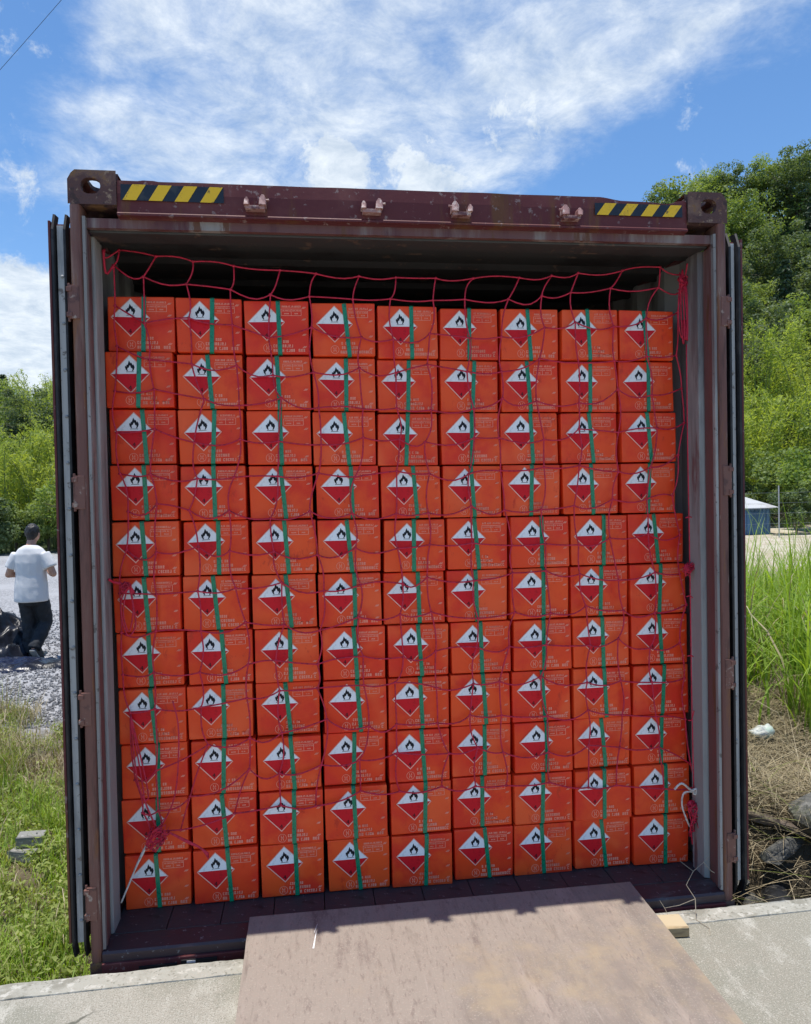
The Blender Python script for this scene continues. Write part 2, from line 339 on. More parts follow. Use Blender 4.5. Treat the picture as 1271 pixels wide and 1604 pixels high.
gravel_m = leaf_mat('gravel_stones', (.13, .13, .135), (.34, .34, .34), (.22, .22, .225), 0)
skin_m = layered('skin', (.5, .28, .19), [((.42, .21, .14), 6, .5, .7, None)], .5)
shirt_m = layered('white_cotton', (.68, .68, .68), [((.66, .66, .66), 6, .5, .7, None)], .85, [(30, .12, .006, (1, 1, .4))])
pants_m = layered('black_cloth', (.014, .017, .022), [((.026, .03, .036), 6, .5, .7, None)], .8, [(16, .6, .025, (1, 1, .5))])
hair_m = layered('black_hair', (.012, .01, .01), [((.03, .026, .024), 40, .5, .7, V_ST)], .5, [(90, .7, .008, V_ST)])
shoe_m = layered('dark_shoe', (.03, .032, .035), [], .6); sole_m = layered('pale_sole', (.48, .45, .4), [((.3, .28, .25), 30, .5, .7, None)], .8)

# ------------------------------------------------------------------ ground
def sst(a, b, x):
    t = np.clip((x-a)/(b-a), 0, 1); return t*t*(3-2*t)
def fbm(x, y, s, seed=0):
    v = np.zeros_like(x); amp = 1.0
    for k in range(4):
        a = seed*1.7+k*2.3; f = s*2**k
        v += amp*(np.sin(x*f*1.3+a+1.7*np.sin(y*f*.9+a*2))*np.cos(y*f*1.1-a+1.3*np.sin(x*f*.7+a))); amp *= .5
    return v
def height(x, y):
    x = np.asarray(x, float); y = np.asarray(y, float)
    left = -.32 - .1*sst(10, 30, y) + .05*fbm(x, y, .55, 1)*sst(-.2, -2.2, x)
    ditch = -.68
    bank = ditch + .62*sst(.75, 1.35, y+.12*fbm(x, y, 1.6, 2)) + .2*sst(1.3, 2.6, y) + .05*fbm(x, y, .9, 3)*sst(1, 1.6, y)
    bank = bank - .1*sst(7, 14, y)
    h = left + (bank-left)*sst(1.25, 1.75, x)
    under = sst(1.35, 1.1, np.abs(x))*sst(.5, .9, y)*sst(7.2, 6.5, y)
    h = h*(1-under) + (-.012)*under
    h = np.where(y < -.1, np.minimum(h, -.3), h)
    ridge = np.interp(x, [-80, -24, 0, 31, 46, 60, 90], [4, 7, 14, 22, 27.5, 31, 34])
    base = np.interp(x, [-40, -10, 15, 60], [37, 36, 31, 29])
    hill = ridge*np.clip((y-base)/(60-base), 0, 1)**1.05
    hill = np.where(y > 60, ridge*(1-.35*sst(60, 140, y)), hill) + .8*fbm(x, y, .12, 4)*sst(34, 44, y)
    return h + hill
def build_ground():
    def axis(lims):
        out = []
        for a, b, st in lims: out += list(np.arange(a, b, st))
        return np.array(out+[lims[-1][1]])
    xs = axis([(-700, -100, 60), (-100, -20, 4), (-20, -8, .8), (-8, -1.5, .16), (-1.5, 1.5, .15), (1.5, 5, .09), (5, 14, .6), (14, 60, 2.5), (60, 120, 6), (120, 700, 58)])
    ys = axis([(-700, -60, 64), (-60, -8, 4), (-8, -.4, .8), (-.4, 3.4, .08), (3.4, 10, .2), (10, 30, 1), (30, 70, 1.6), (70, 150, 8), (150, 900, 75)])
    X, Y = np.meshgrid(xs, ys); Z = height(X, Y)
    nx, ny = len(xs), len(ys)
    me = bpy.data.meshes.new('ground')
    idx = np.arange(nx*ny).reshape(ny, nx)
    F = np.stack([idx[:-1, :-1], idx[:-1, 1:], idx[1:, 1:], idx[1:, :-1]], -1).reshape(-1, 4)
    me.from_pydata(np.stack([X, Y, Z], -1).reshape(-1, 3).tolist(), [], F.tolist())
    # what lies where: r gravel, g green soil, b sand; low alpha: ditch darkened for shade and debris
    ca = me.attributes.new('zone', 'FLOAT_COLOR', 'POINT')
    wob = .5*fbm(X, Y, .8, 7)
    grav = sst(4.1, 5.1, Y+wob)*sst(-.5, -1.6, X)*sst(36, 33, Y)
    sand = sst(9, 13, Y+wob)*sst(2, 5, X)*sst(31, 28, Y)
    green = sst(29, 34, Y)
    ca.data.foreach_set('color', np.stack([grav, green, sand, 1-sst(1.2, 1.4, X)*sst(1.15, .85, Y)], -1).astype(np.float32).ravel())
    me.polygons.foreach_set('use_smooth', [True]*len(me.polygons))
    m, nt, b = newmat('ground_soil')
    at = nd(nt, 'ShaderNodeAttribute', attribute_name='zone'); sp = nd(nt, 'ShaderNodeSeparateColor'); nt.links.new(at.outputs['Color'], sp.inputs[0])
    soil = mixc(nt, ramp(nt, noise_node(nt, 1.5, 8, .65), .4, .65), (.085, .065, .04), (.15, .12, .075))
    soil = mixc(nt, ramp(nt, noise_node(nt, 40, 4, .7), .6, .72), soil, (.24, .2, .14))
    gr = mixc(nt, ramp(nt, noise_node(nt, 24, 5, .75), .38, .66), (.2, .2, .205), (.46, .46, .465))
    gr = mixc(nt, ramp(nt, noise_node(nt, .5, 4, .6), .4, .7), gr, (.38, .38, .385))
    sa = mixc(nt, ramp(nt, noise_node(nt, 1.1, 6, .65), .4, .7), (.42, .36, .26), (.54, .49, .39))
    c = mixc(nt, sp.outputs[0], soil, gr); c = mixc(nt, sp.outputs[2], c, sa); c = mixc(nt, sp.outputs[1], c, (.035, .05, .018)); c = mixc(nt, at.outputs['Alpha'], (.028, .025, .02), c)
    nt.links.new(c, b.inputs['Base Color']); b.inputs['Roughness'].default_value = .95; b.inputs['Specular IOR Level'].default_value = .2
    bump(nt, b, noise_node(nt, 26, 5, .7), .8, .03)
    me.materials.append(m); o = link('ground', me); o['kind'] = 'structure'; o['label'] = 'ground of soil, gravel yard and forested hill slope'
build_ground()

# ------------------------------------------------------------------ loading dock and steel plate
DZ = .115
def dock_edge(x): return -.055 + .022*(x+1.3)/2.6*1.6 if x < 2.2 else -.0
def build_dock():
    # slab: top sheet with chipped rear edge, and the vertical face
    xs = np.concatenate([np.arange(-24, -2.4, .6), np.arange(-2.4, 2.8, .02), np.arange(2.8, 24.01, .6)])
    rng = np.random.default_rng(3)
    ch = np.array([mnoise.noise((x*7, .3, 0))*.008 + mnoise.noise((x*31, 1.3, 0))*.005 + min(0, mnoise.noise((x*3.1, 7, 0))-.25)*0 for x in xs])
    e = np.array([dock_edge(x) for x in xs]) + ch
    b = MB()
    for i in range(len(xs)-1):
        x0, x1, e0, e1 = xs[i], xs[i+1], e[i], e[i+1]
        for (a0, a1, c0, c1) in ((-40, -40, e0-.1, e1-.1),):  # stretched far back behind the camera, unseen, to add bounced light
            b.quad((x0, a0, DZ), (x1, a1, DZ), (x1, dock_edge(x1)-.095, DZ), (x0, dock_edge(x0)-.095, DZ))
    bb = b.build('dock_slab', concrete_m); bb['kind'] = 'structure'; bb['label'] = 'pale concrete loading dock slab'
    k = MB()
    for i in range(len(xs)-1):
        x0, x1, e0, e1 = xs[i], xs[i+1], e[i], e[i+1]
        d0, d1 = dock_edge(x0)-.0955, dock_edge(x1)-.0955
        w0, w1 = mnoise.noise((x0*9, 4, 0))*.006, mnoise.noise((x1*9, 4, 0))*.006
        zt0, zt1 = DZ+.003+w0*.3, DZ+.003+w1*.3
        prof = lambda x, d, ee, z: [(x, d, DZ-.01), (x, d+.004, z), (x, ee-.012, z-.001), (x, ee, z-.012), (x, ee+.004, z-.2), (x, ee, -.9)]
        p, q = prof(x0, d0+w0, e0, zt0), prof(x1, d1+w1, e1, zt1)
        for j in range(len(p)-1): k.quad(p[j], q[j], q[j+1], p[j+1])
    ko = k.build('dock_edge_strip', edge_conc, bb); return bb
build_dock()

def build_plate():
    t = .009; x0, x1 = -.672, .822; yf, yn = .085, -1.75; zf, zn = .1745, .121
    b = MB(); n = 26
    rows = [[], []]
    for i in range(n+1):
        f = i/n; y = yf+(yn-yf)*f; z = zf+(zn-zf)*f + .004*math.sin(f*math.pi)
        rows[0].append(((x0+.002*mnoise.noise((y*9, 0, 0)), y, z+t), (x1+.002*mnoise.noise((y*9, 5, 0)), y, z+t)))
        rows[1].append(((x0, y, z), (x1, y, z)))
    for i in range(n):
        a, c = rows[0][i], rows[0][i+1]; b.quad(c[0], c[1], a[1], a[0])
        a2, c2 = rows[1][i], rows[1][i+1]; b.quad(a2[0], a2[1], c2[1], c2[0])
        b.quad(a[0], a2[0], c2[0], c[0]); b.quad(c[1], c2[1], a2[1], a[1])
    b.quad(rows[0][0][0], rows[0][0][1], rows[1][0][1], rows[1][0][0]); b.quad(rows[0][n][1], rows[0][n][0], rows[1][n][0], rows[1][n][1])
    o = b.build('steel_ramp_plate', plate_m); tag(o, 'rusty brown steel ramp plate bridging dock and container sill', 'ramp plate')
    # scratch of bare pale metal
    w = MB()
    def pz(y): f = (y-yf)/(yn-yf); return zf+(zn-zf)*f+.004*math.sin(f*math.pi)+t+.0012
    for (xa, ya, wa, yb, wb) in ((-.425, -.04, .001, -.14, .0032), (-.421, .0, .0007, -.05, .001)):
        w.quad((xa-wa, ya, pz(ya)), (xa-.012-wb, yb, pz(yb)), (xa-.012+wb, yb, pz(yb)), (xa+wa, ya, pz(ya)))
    w.build('bare_scratch', white_plain, o)
build_plate()
b = MB(); b.box(-.07, .09, -.045, .045, 0, .034)
o = b.build('timber_block', wood_m, bevel=.003, loc=(.835, -.145, DZ+.004)); o.rotation_euler.z = R(-4)
tag(o, 'pale timber offcut wedged under right edge of ramp plate', 'timber block')

# ------------------------------------------------------------------ shipping container
ct = thing('shipping_container', 'maroon steel shipping container with open doors, loaded with orange cartons', 'container')
def stadium(cx, cy, w, h, n=20):
    pts = []; r = min(w, h)/2
    for j in range(n):
        g = 2*math.pi*j/n; c, s_ = math.cos(g), math.sin(g)
        pts.append((cx + math.copysign(max(w/2-r, 0), c)*(abs(c) > 1e-6) + r*c, cy + math.copysign(max(h/2-r, 0), s_)*(abs(s_) > 1e-6) + r*s_))
    return pts
def plate_hole(mb, x0, x1, y0, y1, hole, t0, t1, f3):
    """plate between t0 and t1 with an oval hole; f3 maps (u, v, t) to 3d"""
    n = len(hole); cx = sum(p[0] for p in hole)/n; cy = sum(p[1] for p in hole)/n; outer = []
    for (hx, hy) in hole:
        dx, dy = hx-cx, hy-cy
        k = min([(x1-cx)/dx if dx > 1e-6 else (x0-cx)/dx if dx < -1e-6 else 9e9, (y1-cy)/dy if dy > 1e-6 else (y0-cy)/dy if dy < -1e-6 else 9e9])
        outer.append((cx+dx*k, cy+dy*k))
    # snap nearest outer points to the corners
    for cxn, cyn in ((x0, y0), (x1, y0), (x1, y1), (x0, y1)):
        i = min(range(n), key=lambda q: (outer[q][0]-cxn)**2+(outer[q][1]-cyn)**2); outer[i] = (cxn, cyn)
    vs = [f3(*p, t0) for p in outer]+[f3(*p, t0) for p in hole]+[f3(*p, t1) for p in hole]+[f3(*p, t1) for p in outer]; fs = []
    for j in range(n):
        q = (j+1) % n
        fs += [(j, q, n+q, n+j), (n+j, n+q, 2*n+q, 2*n+j), (2*n+j, 2*n+q, 3*n+q, 3*n+j)]
    mb.add(vs, fs)
def casting(sx, yend, z0, up_):
    mb = MB(); w, d, h, t = .162, .178, .118, .026
    X = lambda u: sx*(1.219-u)            # u runs inwards from the outer side
    Yf = lambda v: v if yend == 0 else 6.058-v
    Zf = lambda q: z0+q if up_ else z0+h-q
    plate_hole(mb, 0, w, 0, h, stadium(w*.47, h*.54, .066, .056), 0, t, lambda u, v, tt: (X(u), Yf(tt), Zf(v)))
    plate_hole(mb, t, d, 0, h, stadium(d*.5, h*.5, .09, .06), 0, t, lambda u, v, tt: (X(tt), Yf(u), Zf(v)))
    plate_hole(mb, t, w, t, d, stadium(w*.5, d*.56, .066, .115), 0, t*.6, lambda u, v, tt: (X(u), Yf(v), Zf(h-tt)))
    xa, xb = sorted((X(w-.014), X(w))); ya, yb = sorted((Yf(t+.001), Yf(d))); mb.box(xa, xb, ya, yb, Zf(.002) if up_ else Zf(h-.018), Zf(h-.018) if up_ else Zf(.002))
    xa, xb = sorted((X(t+.001), X(w-.015))); za, zb = sorted((Zf(.001), Zf(.016))); mb.box(xa, xb, ya, yb, za, zb)
    me = mb.mesh('corner_casting', casting_m)
    bm = bmesh.new(); bm.from_mesh(me); bmesh.ops.remove_doubles(bm, verts=bm.verts, dist=.0005); bmesh.ops.recalc_face_normals(bm, faces=bm.faces)
    # soften: nudge the sharp outer corners inwards
    for v in bm.verts:
        ex = abs(abs(v.co.x)-1.219) < 1e-4; ez = abs(v.co.z-(z0+h if up_ else z0)) < 1e-4
        if ex and ez: v.co.x -= sx*.012; v.co.z += -.012 if up_ else .012
    bm.to_mesh(me); bm.free()
    return link('corner_casting', me, ct)
for sx in (-1, 1):
    for ye in (0, 1):
        casting(sx, ye, 2.778, True); casting(sx, ye, 0, False)

def header():
    b = MB(); n = 120; x0, x1 = -1.057, 1.057
    def top(x):
        z = 2.872 + .002*mnoise.noise((x*6, 2, 0)) - .012*float(sst(.70, .80, x)) - .007*float(sst(.9, 1.0, x)) + .016*float(sst(.97, 1.05, x))
        if abs(x+.95) < .025: z += .003
        return z
    for i in range(n):
        xa, xb = x0+(x1-x0)*i/n, x0+(x1-x0)*(i+1)/n
        za, zb = top(xa), top(xb)
        def prof(x, z):
            d = .004*mnoise.noise((x*2.2, 9, 0)) + .006*math.exp(-((x-.35)/.05)**2)
            return [(x, .17, z-.004), (x, .026, z), (x, .012+d*.3, z-.004), (x, .008+d, z-.05), (x, .008+d*.6, 2.757), (x, .001, 2.751), (x, .001, 2.744), (x, .02, 2.742), (x, .03, 2.738)]
        p, q = prof(xa, za), prof(xb, zb)
        for j in range(len(p)-1): b.quad(p[j], p[j+1], q[j+1], q[j])
    b.build('header_beam', maroon, ct, smooth=False)
    s_ = MB(); s_.box(-1.168, 1.168, .031, .055, 2.708, 2.7415); s_.build('header_seal_face', maroon_worn, ct)
    s_ = MB(); s_.box(-1.166, 1.166, .0555, .16, 2.7, 2.7405); s_.build('header_inner_lip', shade_grey_in, ct, bevel=.004)
header()
def hazard_tape(x0, x1, z0, z1, slope, y=-.0012):
    # black ground with yellow parallelograms, 1 mm proud of the header
    root = MB(); root.quad((x0, y+.004, z0), (x1, y+.004, z0+slope), (x1, y+.004, z1+slope), (x0, y+.004, z1))
    root.quad((x0, y+.0045, z1), (x1, y+.0045, z1+slope), (x1, y+.0045, z0+slope), (x0, y+.0045, z0))
    o = root.build('hazard_tape', black_m, ct); w = (x1-x0)/4; sh = .034
    for k in range(4):
        a = x0+.006+k*w; bq = a+w*.52
        lo = (max(a, x0), min(bq, x1)); hi = (min(a+sh, x1), min(bq+sh, x1))
        zz = lambda x, f: z0+(z1-z0)*f+slope*(x-x0)/(x1-x0)
        m_ = MB(); m_.poly([(lo[0], y+.0025, zz(lo[0], 0)), (lo[1], y+.0025, zz(lo[1], 0)), (hi[1], y+.0025, zz(hi[1], 1)), (hi[0], y+.0025, zz(hi[0], 1))])
        m_.build('yellow_stripe', yellow_m, o)
hazard_tape(-1.043, -.692, 2.797, 2.852, -.001); hazard_tape(.684, 1.036, 2.797, 2.842, 0)
def keeper(x, z, flip, parent):
    b = MB()
    def ear(xc, w, h):
        pr = [(xc-w, 0), (xc-w*.8, h*.7), (xc-w*.2, h), (xc+w*.5, h*.95), (xc+w, h*.5), (xc+w, 0)]
        n = len(pr); y0, y1 = -.034, .012
        vs = [(px_, y0+(.01 if pz_ > h*.6 else 0), z+pz_) for px_, pz_ in pr]+[(px_, y1, z+pz_) for px_, pz_ in pr]
        fs = [tuple(range(n-1, -1, -1))[::-1], tuple(range(n, 2*n))[::-1]]+[(j, n+j, n+(j+1) % n, (j+1) % n) for j in range(n)]
        b.add(vs, fs)
    ear(x-.03*flip, .009, .03); ear(x+.026*flip, .013, .04)
    b.box(x-.034, x+.034, -.024, .012, z-.012, z+.001)
    b.tube([(x+.036*flip, -.02, z+.02), (x+.05*flip, -.022, z+.021)], .004, 6)
    return b.build('lock_keeper', pin_m, parent, bevel=.0015)
for x, f in ((-.582, 1), (-.167, 1), (.164, -1), (.584, -1)): keeper(x, 2.782, f, ct)

def posts(sx):
    X = lambda u: sx*(1.219-u)
    def part(name, mat, prof, z0, z1, n=1):
        b = MB(); zs = np.linspace(z0, z1, n+1); N_ = len(prof)
        rings = [[(X(u), v, z) for u, v in prof] for z in zs]
        if sx > 0: rings = [list(reversed(r)) for r in rings]
        b.loft([list(reversed(r)) for r in rings]); return b.build(name, mat, ct)
    # outer bar, seal line, channel, inner jamb
    part('corner_post', rust_brown, [(.001, .03), (.0015, .014), (.006, .005), (.014, .0), (.03, .0), (.037, .004), (.041, .012), (.041, .1), (.001, .1)], .119, 2.777)
    part('seal_lip', grey_frame, [(.0415, .012), (.043, .009), (.052, .012), (.052, .03), (.0415, .03)], .158, 2.741)
    part('door_jamb', maroon_worn, [(.0415, .0305), (.0525, .0305), (.0525, .044), (.047, .05), (.047, .098), (.0415, .098)], .158, 2.7)
    iu = .057 if sx < 0 else .067
    part('inner_jamb', jamb_grey, [(.0415, .0985), (.052, .0985), (iu, .106), (iu, .195), (iu-.006, .2), (.0005, .2), (.0005, .101), (.0415, .101)], .161, 2.7)
    for zc in (.33, 1.02, 1.78, 2.44):
        h = MB(); xa, xb = sorted((X(-.004), X(.03))); h.box(xa, xb, -.0035, .012, zc-.058, zc+.058)
        for dz in (-.052, .036):
            xa, xb = sorted((X(-.013), X(.006))); h.box(xa, xb, -.0065, .02, zc+dz, zc+dz+.016)
        h.tube([(X(-.007), .008, zc-.066), (X(-.007), .008, zc+.066)], .005, 8)
        h.build('hinge', hinge_m, ct, bevel=.0015)
posts(-1); posts(1)

def sill():
    b = MB()
    prof = [(.001, .06), (.0, .145), (.006, .153), (.098, .158), (.098, .05), (.03, .045)]
    for (xa, xb) in ((-1.177, 1.177),):
        rings = [[(x, y, z) for y, z in prof] for x in (xa, xb)]; b.loft(rings)
    o = b.build('door_sill', sill_m, ct)
    f = MB(); f.box(-1.177, 1.177, -.012, .0, .075, .118); f.build('sill_front_plate', maroon, ct, bevel=.003)
    for (xa, xb, za, zb) in ((-1.05, -.92, .064, .1), (-.905, -.78, .068, .108)):
        s_ = MB(); s_.box(xa, xb, -.019, -.0125, za, zb); p_ = s_.build('sill_slot', slot_shade_m, ct)  # raised block, its black colour stands for the shaded recess
        if xb > -.9:
            w = MB(); w.box(xa+.02, xa+.05, -.021, -.0192, za+.042-.012, za+.05-.012); w.build('pale_strip', white_plain, p_)  # small white strip on the slot front
    for x in (-.582, -.167, .164, .584): pass
    # plank floor: each plank its own board
    xs = np.linspace(-1.17, 1.17, 13); pm_ = MB(); w = xs[1]-xs[0]; pm_.box(0, w-.003, 0, 5.9, -.028, 0)
    me = pm_.mesh('floor_plank', floor_m, bevel=.0015)
    for i in range(12): link('floor_plank', me, ct, (xs[i], .1, .160-.0008*(i % 2)))
sill()
def walls():
    # trapezoid corrugation, thickness from two skins
    ys = []; y = .15
    while y < 5.95: ys += [(y, 0), (y+.07, 0), (y+.138, .036), (y+.208, .036)]; y += .276
    for sx in (-1, 1):
        b = MB()
        for i in range(len(ys)-1):
            (ya, da), (yb, db) = ys[i], ys[i+1]
            for off, fl in ((1.176, 0), (1.180, 1)):
                A, B_ = sx*(off+da), sx*(off+db)
                q = [(A, ya, .16), (B_, yb, .16), (B_, yb, 2.76), (A, ya, 2.76)]
                b.quad(*(q if fl ^ (sx > 0) else q[::-1]), mi=fl)
        b.build('side_wall', [jamb_grey, maroon], ct)
        r = MB(); xa, xb = sorted((sx*1.178, sx*1.2185)); r.box(xa, xb, .18, 5.88, 0.01, .155); r.box(xa, xb, .18, 5.88, 2.735, 2.831); r.build('side_rail', maroon, ct)
    b = MB(); y = .161; k = 0
    while y < 5.9:
        z = 2.74 if k % 2 else 2.722
        z2 = 2.722 if k % 2 else 2.74
        b.quad((-1.217, y, z), (1.217, y, z), (1.217, y+.12, z), (-1.217, y+.12, z))
        b.quad((-1.217, y+.12, z), (1.217, y+.12, z), (1.217, y+.15, z2), (-1.217, y+.15, z2)); y += .15; k += 1
    b.build('ceiling_panel', shade_grey_in, ct)
    b = MB(); b.box(-1.218, 1.218, .172, 6.0, 2.832, 2.845); b.build('roof_panel', maroon, ct)
    b = MB(); b.box(-1.17, 1.17, 5.98, 6.05, .02, 2.83); b.build('end_wall', maroon, ct)
walls()
def door(sx):
    """swung right back along the side wall, so the hinge edge faces the viewer"""
    X = lambda u: sx*(1.232+u); y0, y1, z0, z1 = .03, 1.19, .175, 2.725
    def bx(name, mat, u0, u1, ya, yb, za, zb, par, bev=.002):
        b = MB(); xa, xb = sorted((X(u0), X(u1))); b.box(xa, xb, ya, yb, za, zb); return b.build(name, mat, par, bevel=bev)
    d = bx('door', maroon, .006, .052, y0+.02, y1, z0, z1, ct, .004)
    bx('edge_strip', strip_m, .0115, .038, y0+.008, y0+.019, z0-.0, z1-.01, d, .002)
    g = MB()
    for (u, tip) in ((.001, -.0), (.041, .008)):      # rubber fins either side of the strip
        for (za, zb) in ((z0-.05, z1+.03),):
            pr = [(u, y0+.019), (u+.002, y0-.012), (u+.0085, y0-.016), (u+.0095, y0+.019)]
            rings = [[(X(a), v+w, z) for a, v in pr] for z, w in ((za, .02), (za+.05, 0), (zb-.06, 0), (zb, .025))]
            g.loft(rings)
    g.build('gasket', gasket_m, d)
    bx('outer_edge', maroon, .0525, .061, y0-.012, y1, z0+.01, z1-.0, d, .002)
    r = MB(); z = z0+.08; n = 0
    rv = MB(); rv.tube([(0, 0, 0), (0, -.0025, 0), (0, -.0045, 0)], [.0065, .006, .003], 8); rme = rv.mesh('rivet', galv_m, smooth=True)
    while z < z1-.05:
        link('rivet', rme, d, (X(.023), y0+.008, z)); z += .163
door(-1); door(1)

# ------------------------------------------------------------------ cartons
BW, BH, BD = .2525, .2120, .36
def carton_body(seed):
    rng = random.Random(seed); b = MB(); b.box(0, BW, 0, BD, 0, BH); me = b.mesh('carton', carton_m, bevel=.0045)
    for k in range(rng.choice((1, 2, 2, 3))):                    # knocked corners
        c = Vector((rng.choice((0, BW)), 0, rng.choice((0, BH)))); d = Vector((BW/2-c.x, rng.uniform(.05, .2), BH/2-c.z)).normalized()*rng.uniform(.003, .008)
        for v in me.vertices:
            q = (v.co-c).length
            if q < .02: v.co += d*(1-q/.02)
    return me
def flame_pts():
    return [(-.30, -.5), (-.42, -.3), (-.5, -.02), (-.42, .12), (-.36, .02), (-.30, .26), (-.22, .2), (-.14, .46), (-.06, .72), (.02, .55), (.12, .38), (.17, .48), (.25, .3),
            (.3, .16), (.36, .3), (.44, .1), (.5, -.06), (.42, -.32), (.30, -.5), (.2, -.5), (.27, -.28), (.2, -.12), (.14, -.2), (.06, .08), (.0, .16), (-.06, .04), (-.12, -.14), (-.18, -.08), (-.26, -.26), (-.2, -.5)]
def label_mesh():
    b = MB(); h = .0735; cx, cz = .359*BW, BH*(1-.397); y = -.0009
    P = lambda u, v, k=0: (cx+u*h, y-k*.0003, cz+v*h)
    b.poly([P(-1, 0), P(0, -1), P(1, 0), P(0, 1)], 3)
    i = .945; b.poly([P(-i, .0, 1), P(i, .0, 1), P(0, i, 1)], 0)
    i = .93; b.poly([P(-i, -.0, 1), P(0, -i, 1), P(i, -.0, 1)], 1)
    b.poly([P(-.95, -.012, 2), P(.95, -.012, 2), P(.95, .012, 2), P(-.95, .012, 2)], 1)
    fl = [(x*.5+0.0, z*.46+.38) for x, z in flame_pts()]
    # flame: triangulated fan pieces left and right of the inner notch
    b.poly([P(x, z, 2) for x, z in reversed(fl)], 2)
    b.poly([P(-.2, .1, 2), P(.2, .1, 2), P(.2, .125, 2), P(-.2, .125, 2)], 2)
    # the numeral 4 near the lower tip
    for (x0, x1, z0, z1) in ((.0, .035, -.82, -.6), (-.09, .06, -.745, -.715)): b.poly([P(x0, z0, 2), P(x1, z0, 2), P(x1, z1, 2), P(x0, z1, 2)], 2)
    b.poly([P(-.09, -.715, 2), P(-.06, -.715, 2), P(.035, -.6, 2), P(.0, -.6, 2)], 2)
    return b.mesh('hazard_label', [ink_white, ink_red, ink_black, ink_edge])
def print_mesh(seed):
    rng = random.Random(seed); b = MB(); y = -.0006
    def rect(x0, x1, z0, z1): b.quad((x0, y, z0), (x1, y, z0), (x1, y, z1), (x0, y, z1))
    fx = lambda u: u*BW
    fz = lambda v: BH*(1-v)
    def line(u0, u1, v, hgt, dens=1.0):
        x = fx(u0); z = fz(v)-hgt/2
        while x < fx(u1):
            w = hgt*rng.uniform(.5, .62); t = hgt*.25
            if rng.random() < .1: x += w; continue
            k = rng.randrange(6)
            if k in (0, 1, 2, 4): rect(x, x+t, z, z+hgt)
            if k in (0, 1, 3): rect(x+w-t, x+w, z, z+hgt)
            if k in (0, 2, 4, 5): rect(x, x+w, z+hgt-t, z+hgt)
            if k in (1, 2, 5): rect(x, x+w, z+hgt*.42, z+hgt*.42+t)
            if k in (2, 3, 4, 5): rect(x, x+w, z, z+t)
            if k == 5: rect(x+w*.4, x+w*.4+t, z, z+hgt)
            x += w*1.38
    # table upper right
    line(.585, .87, .105, .0075)
    t = .0018
    for v in (.15, .272): rect(fx(.575), fx(.885), fz(v)-t/2, fz(v)+t/2)
    for u in (.575, .73, .885): rect(fx(u)-t/2, fx(u)+t/2, fz(.272), fz(.15))
    line(.59, .72, .182, .0055); line(.745, .87, .182, .0055); line(.62, .69, .235, .005); line(.78, .84, .235, .005)
    # code lines lower right
    line(.455, .66, .755, .0105); line(.44, .75, .835, .0115); line(.44, .92, .918, .0118)
    # handling marks along the right edge
    for v in (.13, .345, .63, .86):
        cx, cz, s_ = fx(.93), fz(v), .0062
        for g in (0, 1):
            a = s_*(1 if g else .55)
            for k in range(3):
                d = (k-1)*.0042
                b.quad((cx-a+d, y, cz-a*.5), (cx-a+d+.0016, y, cz-a*.5-.0006), (cx+a*.4+d+.0016, y, cz+a*.7), (cx+a*.4+d, y, cz+a*.7+.0006))
    # round packaging mark
    cx, cz = fx(.352), fz(.872); n = 22
    for (ro, ri) in ((.0168, .0152),):
        for j in range(n):
            a0, a1 = 2*math.pi*j/n, 2*math.pi*(j+1)/n
            b.quad((cx+ri*math.cos(a0), y, cz+ri*math.sin(a0)), (cx+ro*math.cos(a0), y, cz+ro*math.sin(a0)), (cx+ro*math.cos(a1), y, cz+ro*math.sin(a1)), (cx+ri*math.cos(a1), y, cz+ri*math.sin(a1)))
    w, t = .0055, .0019
    rect(cx-w, cx-w+t, cz+.0015, cz+.0105); rect(cx+w-t, cx+w, cz+.0015, cz+.0105); rect(cx-w+t, cx+w-t, cz+.0015, cz+.0034)      # u
    rect(cx-w, cx-w+t, cz-.0105, cz-.0015); rect(cx+w-t, cx+w, cz-.0105, cz-.0015); rect(cx-w+t, cx+w-t, cz-.0034, cz-.0015)   # n
    return b.mesh('printed_markings', ink_pale)
def strap_mesh():
    b = MB(); w = .0084; t = .0015; g = .0016
    path = [(0.06, BH+.0008), (.004, BH+.0008), (-.0012, BH-.004), (-g, BH*.5), (-.0012, .004), (.004, .0002), (.02, .0002)]
    n = len(path); out = []
    for i, (y, z) in enumerate(path):
        a = path[max(i-1, 0)]; c = path[min(i+1, n-1)]; ty, tz = c[0]-a[0], c[1]-a[1]; l = math.hypot(ty, tz); ny, nz = tz/l, -ty/l
        out.append(((y, z), (y+ny*t, z+nz*t)))
    for i in range(n-1):
        (a, a2), (c, c2) = out[i], out[i+1]
        b.quad((-w, a2[0], a2[1]), (-w, c2[0], c2[1]), (w, c2[0], c2[1]), (w, a2[0], a2[1]))
        b.quad((w, a[0], a[1]), (w, a2[0], a2[1]), (w, c2[0], c2[1]), (w, c[0], c[1])); b.quad((-w, a2[0], a2[1]), (-w, a[0], a[1]), (-w, c[0], c[1]), (-w, c2[0], c2[1]))
    return b.mesh('strap', strap_m)
LX = [-1.172,-1.174,-1.174,-1.174,-1.172,-1.172,-1.168,-1.169,-1.165,-1.165,-1.161]
MX = [-.132,-.137,-.142,-.136,-.128,-.132,-.121,-.123,-.125,-.124,-.123]
RX = [1.128,1.125,1.128,1.125,1.168,1.17,1.171,1.17,1.169,1.168,1.163]
ORD = ['first', 'second', 'third', 'fourth', 'fifth', 'sixth', 'seventh', 'eighth', 'ninth', 'tenth', 'eleventh']
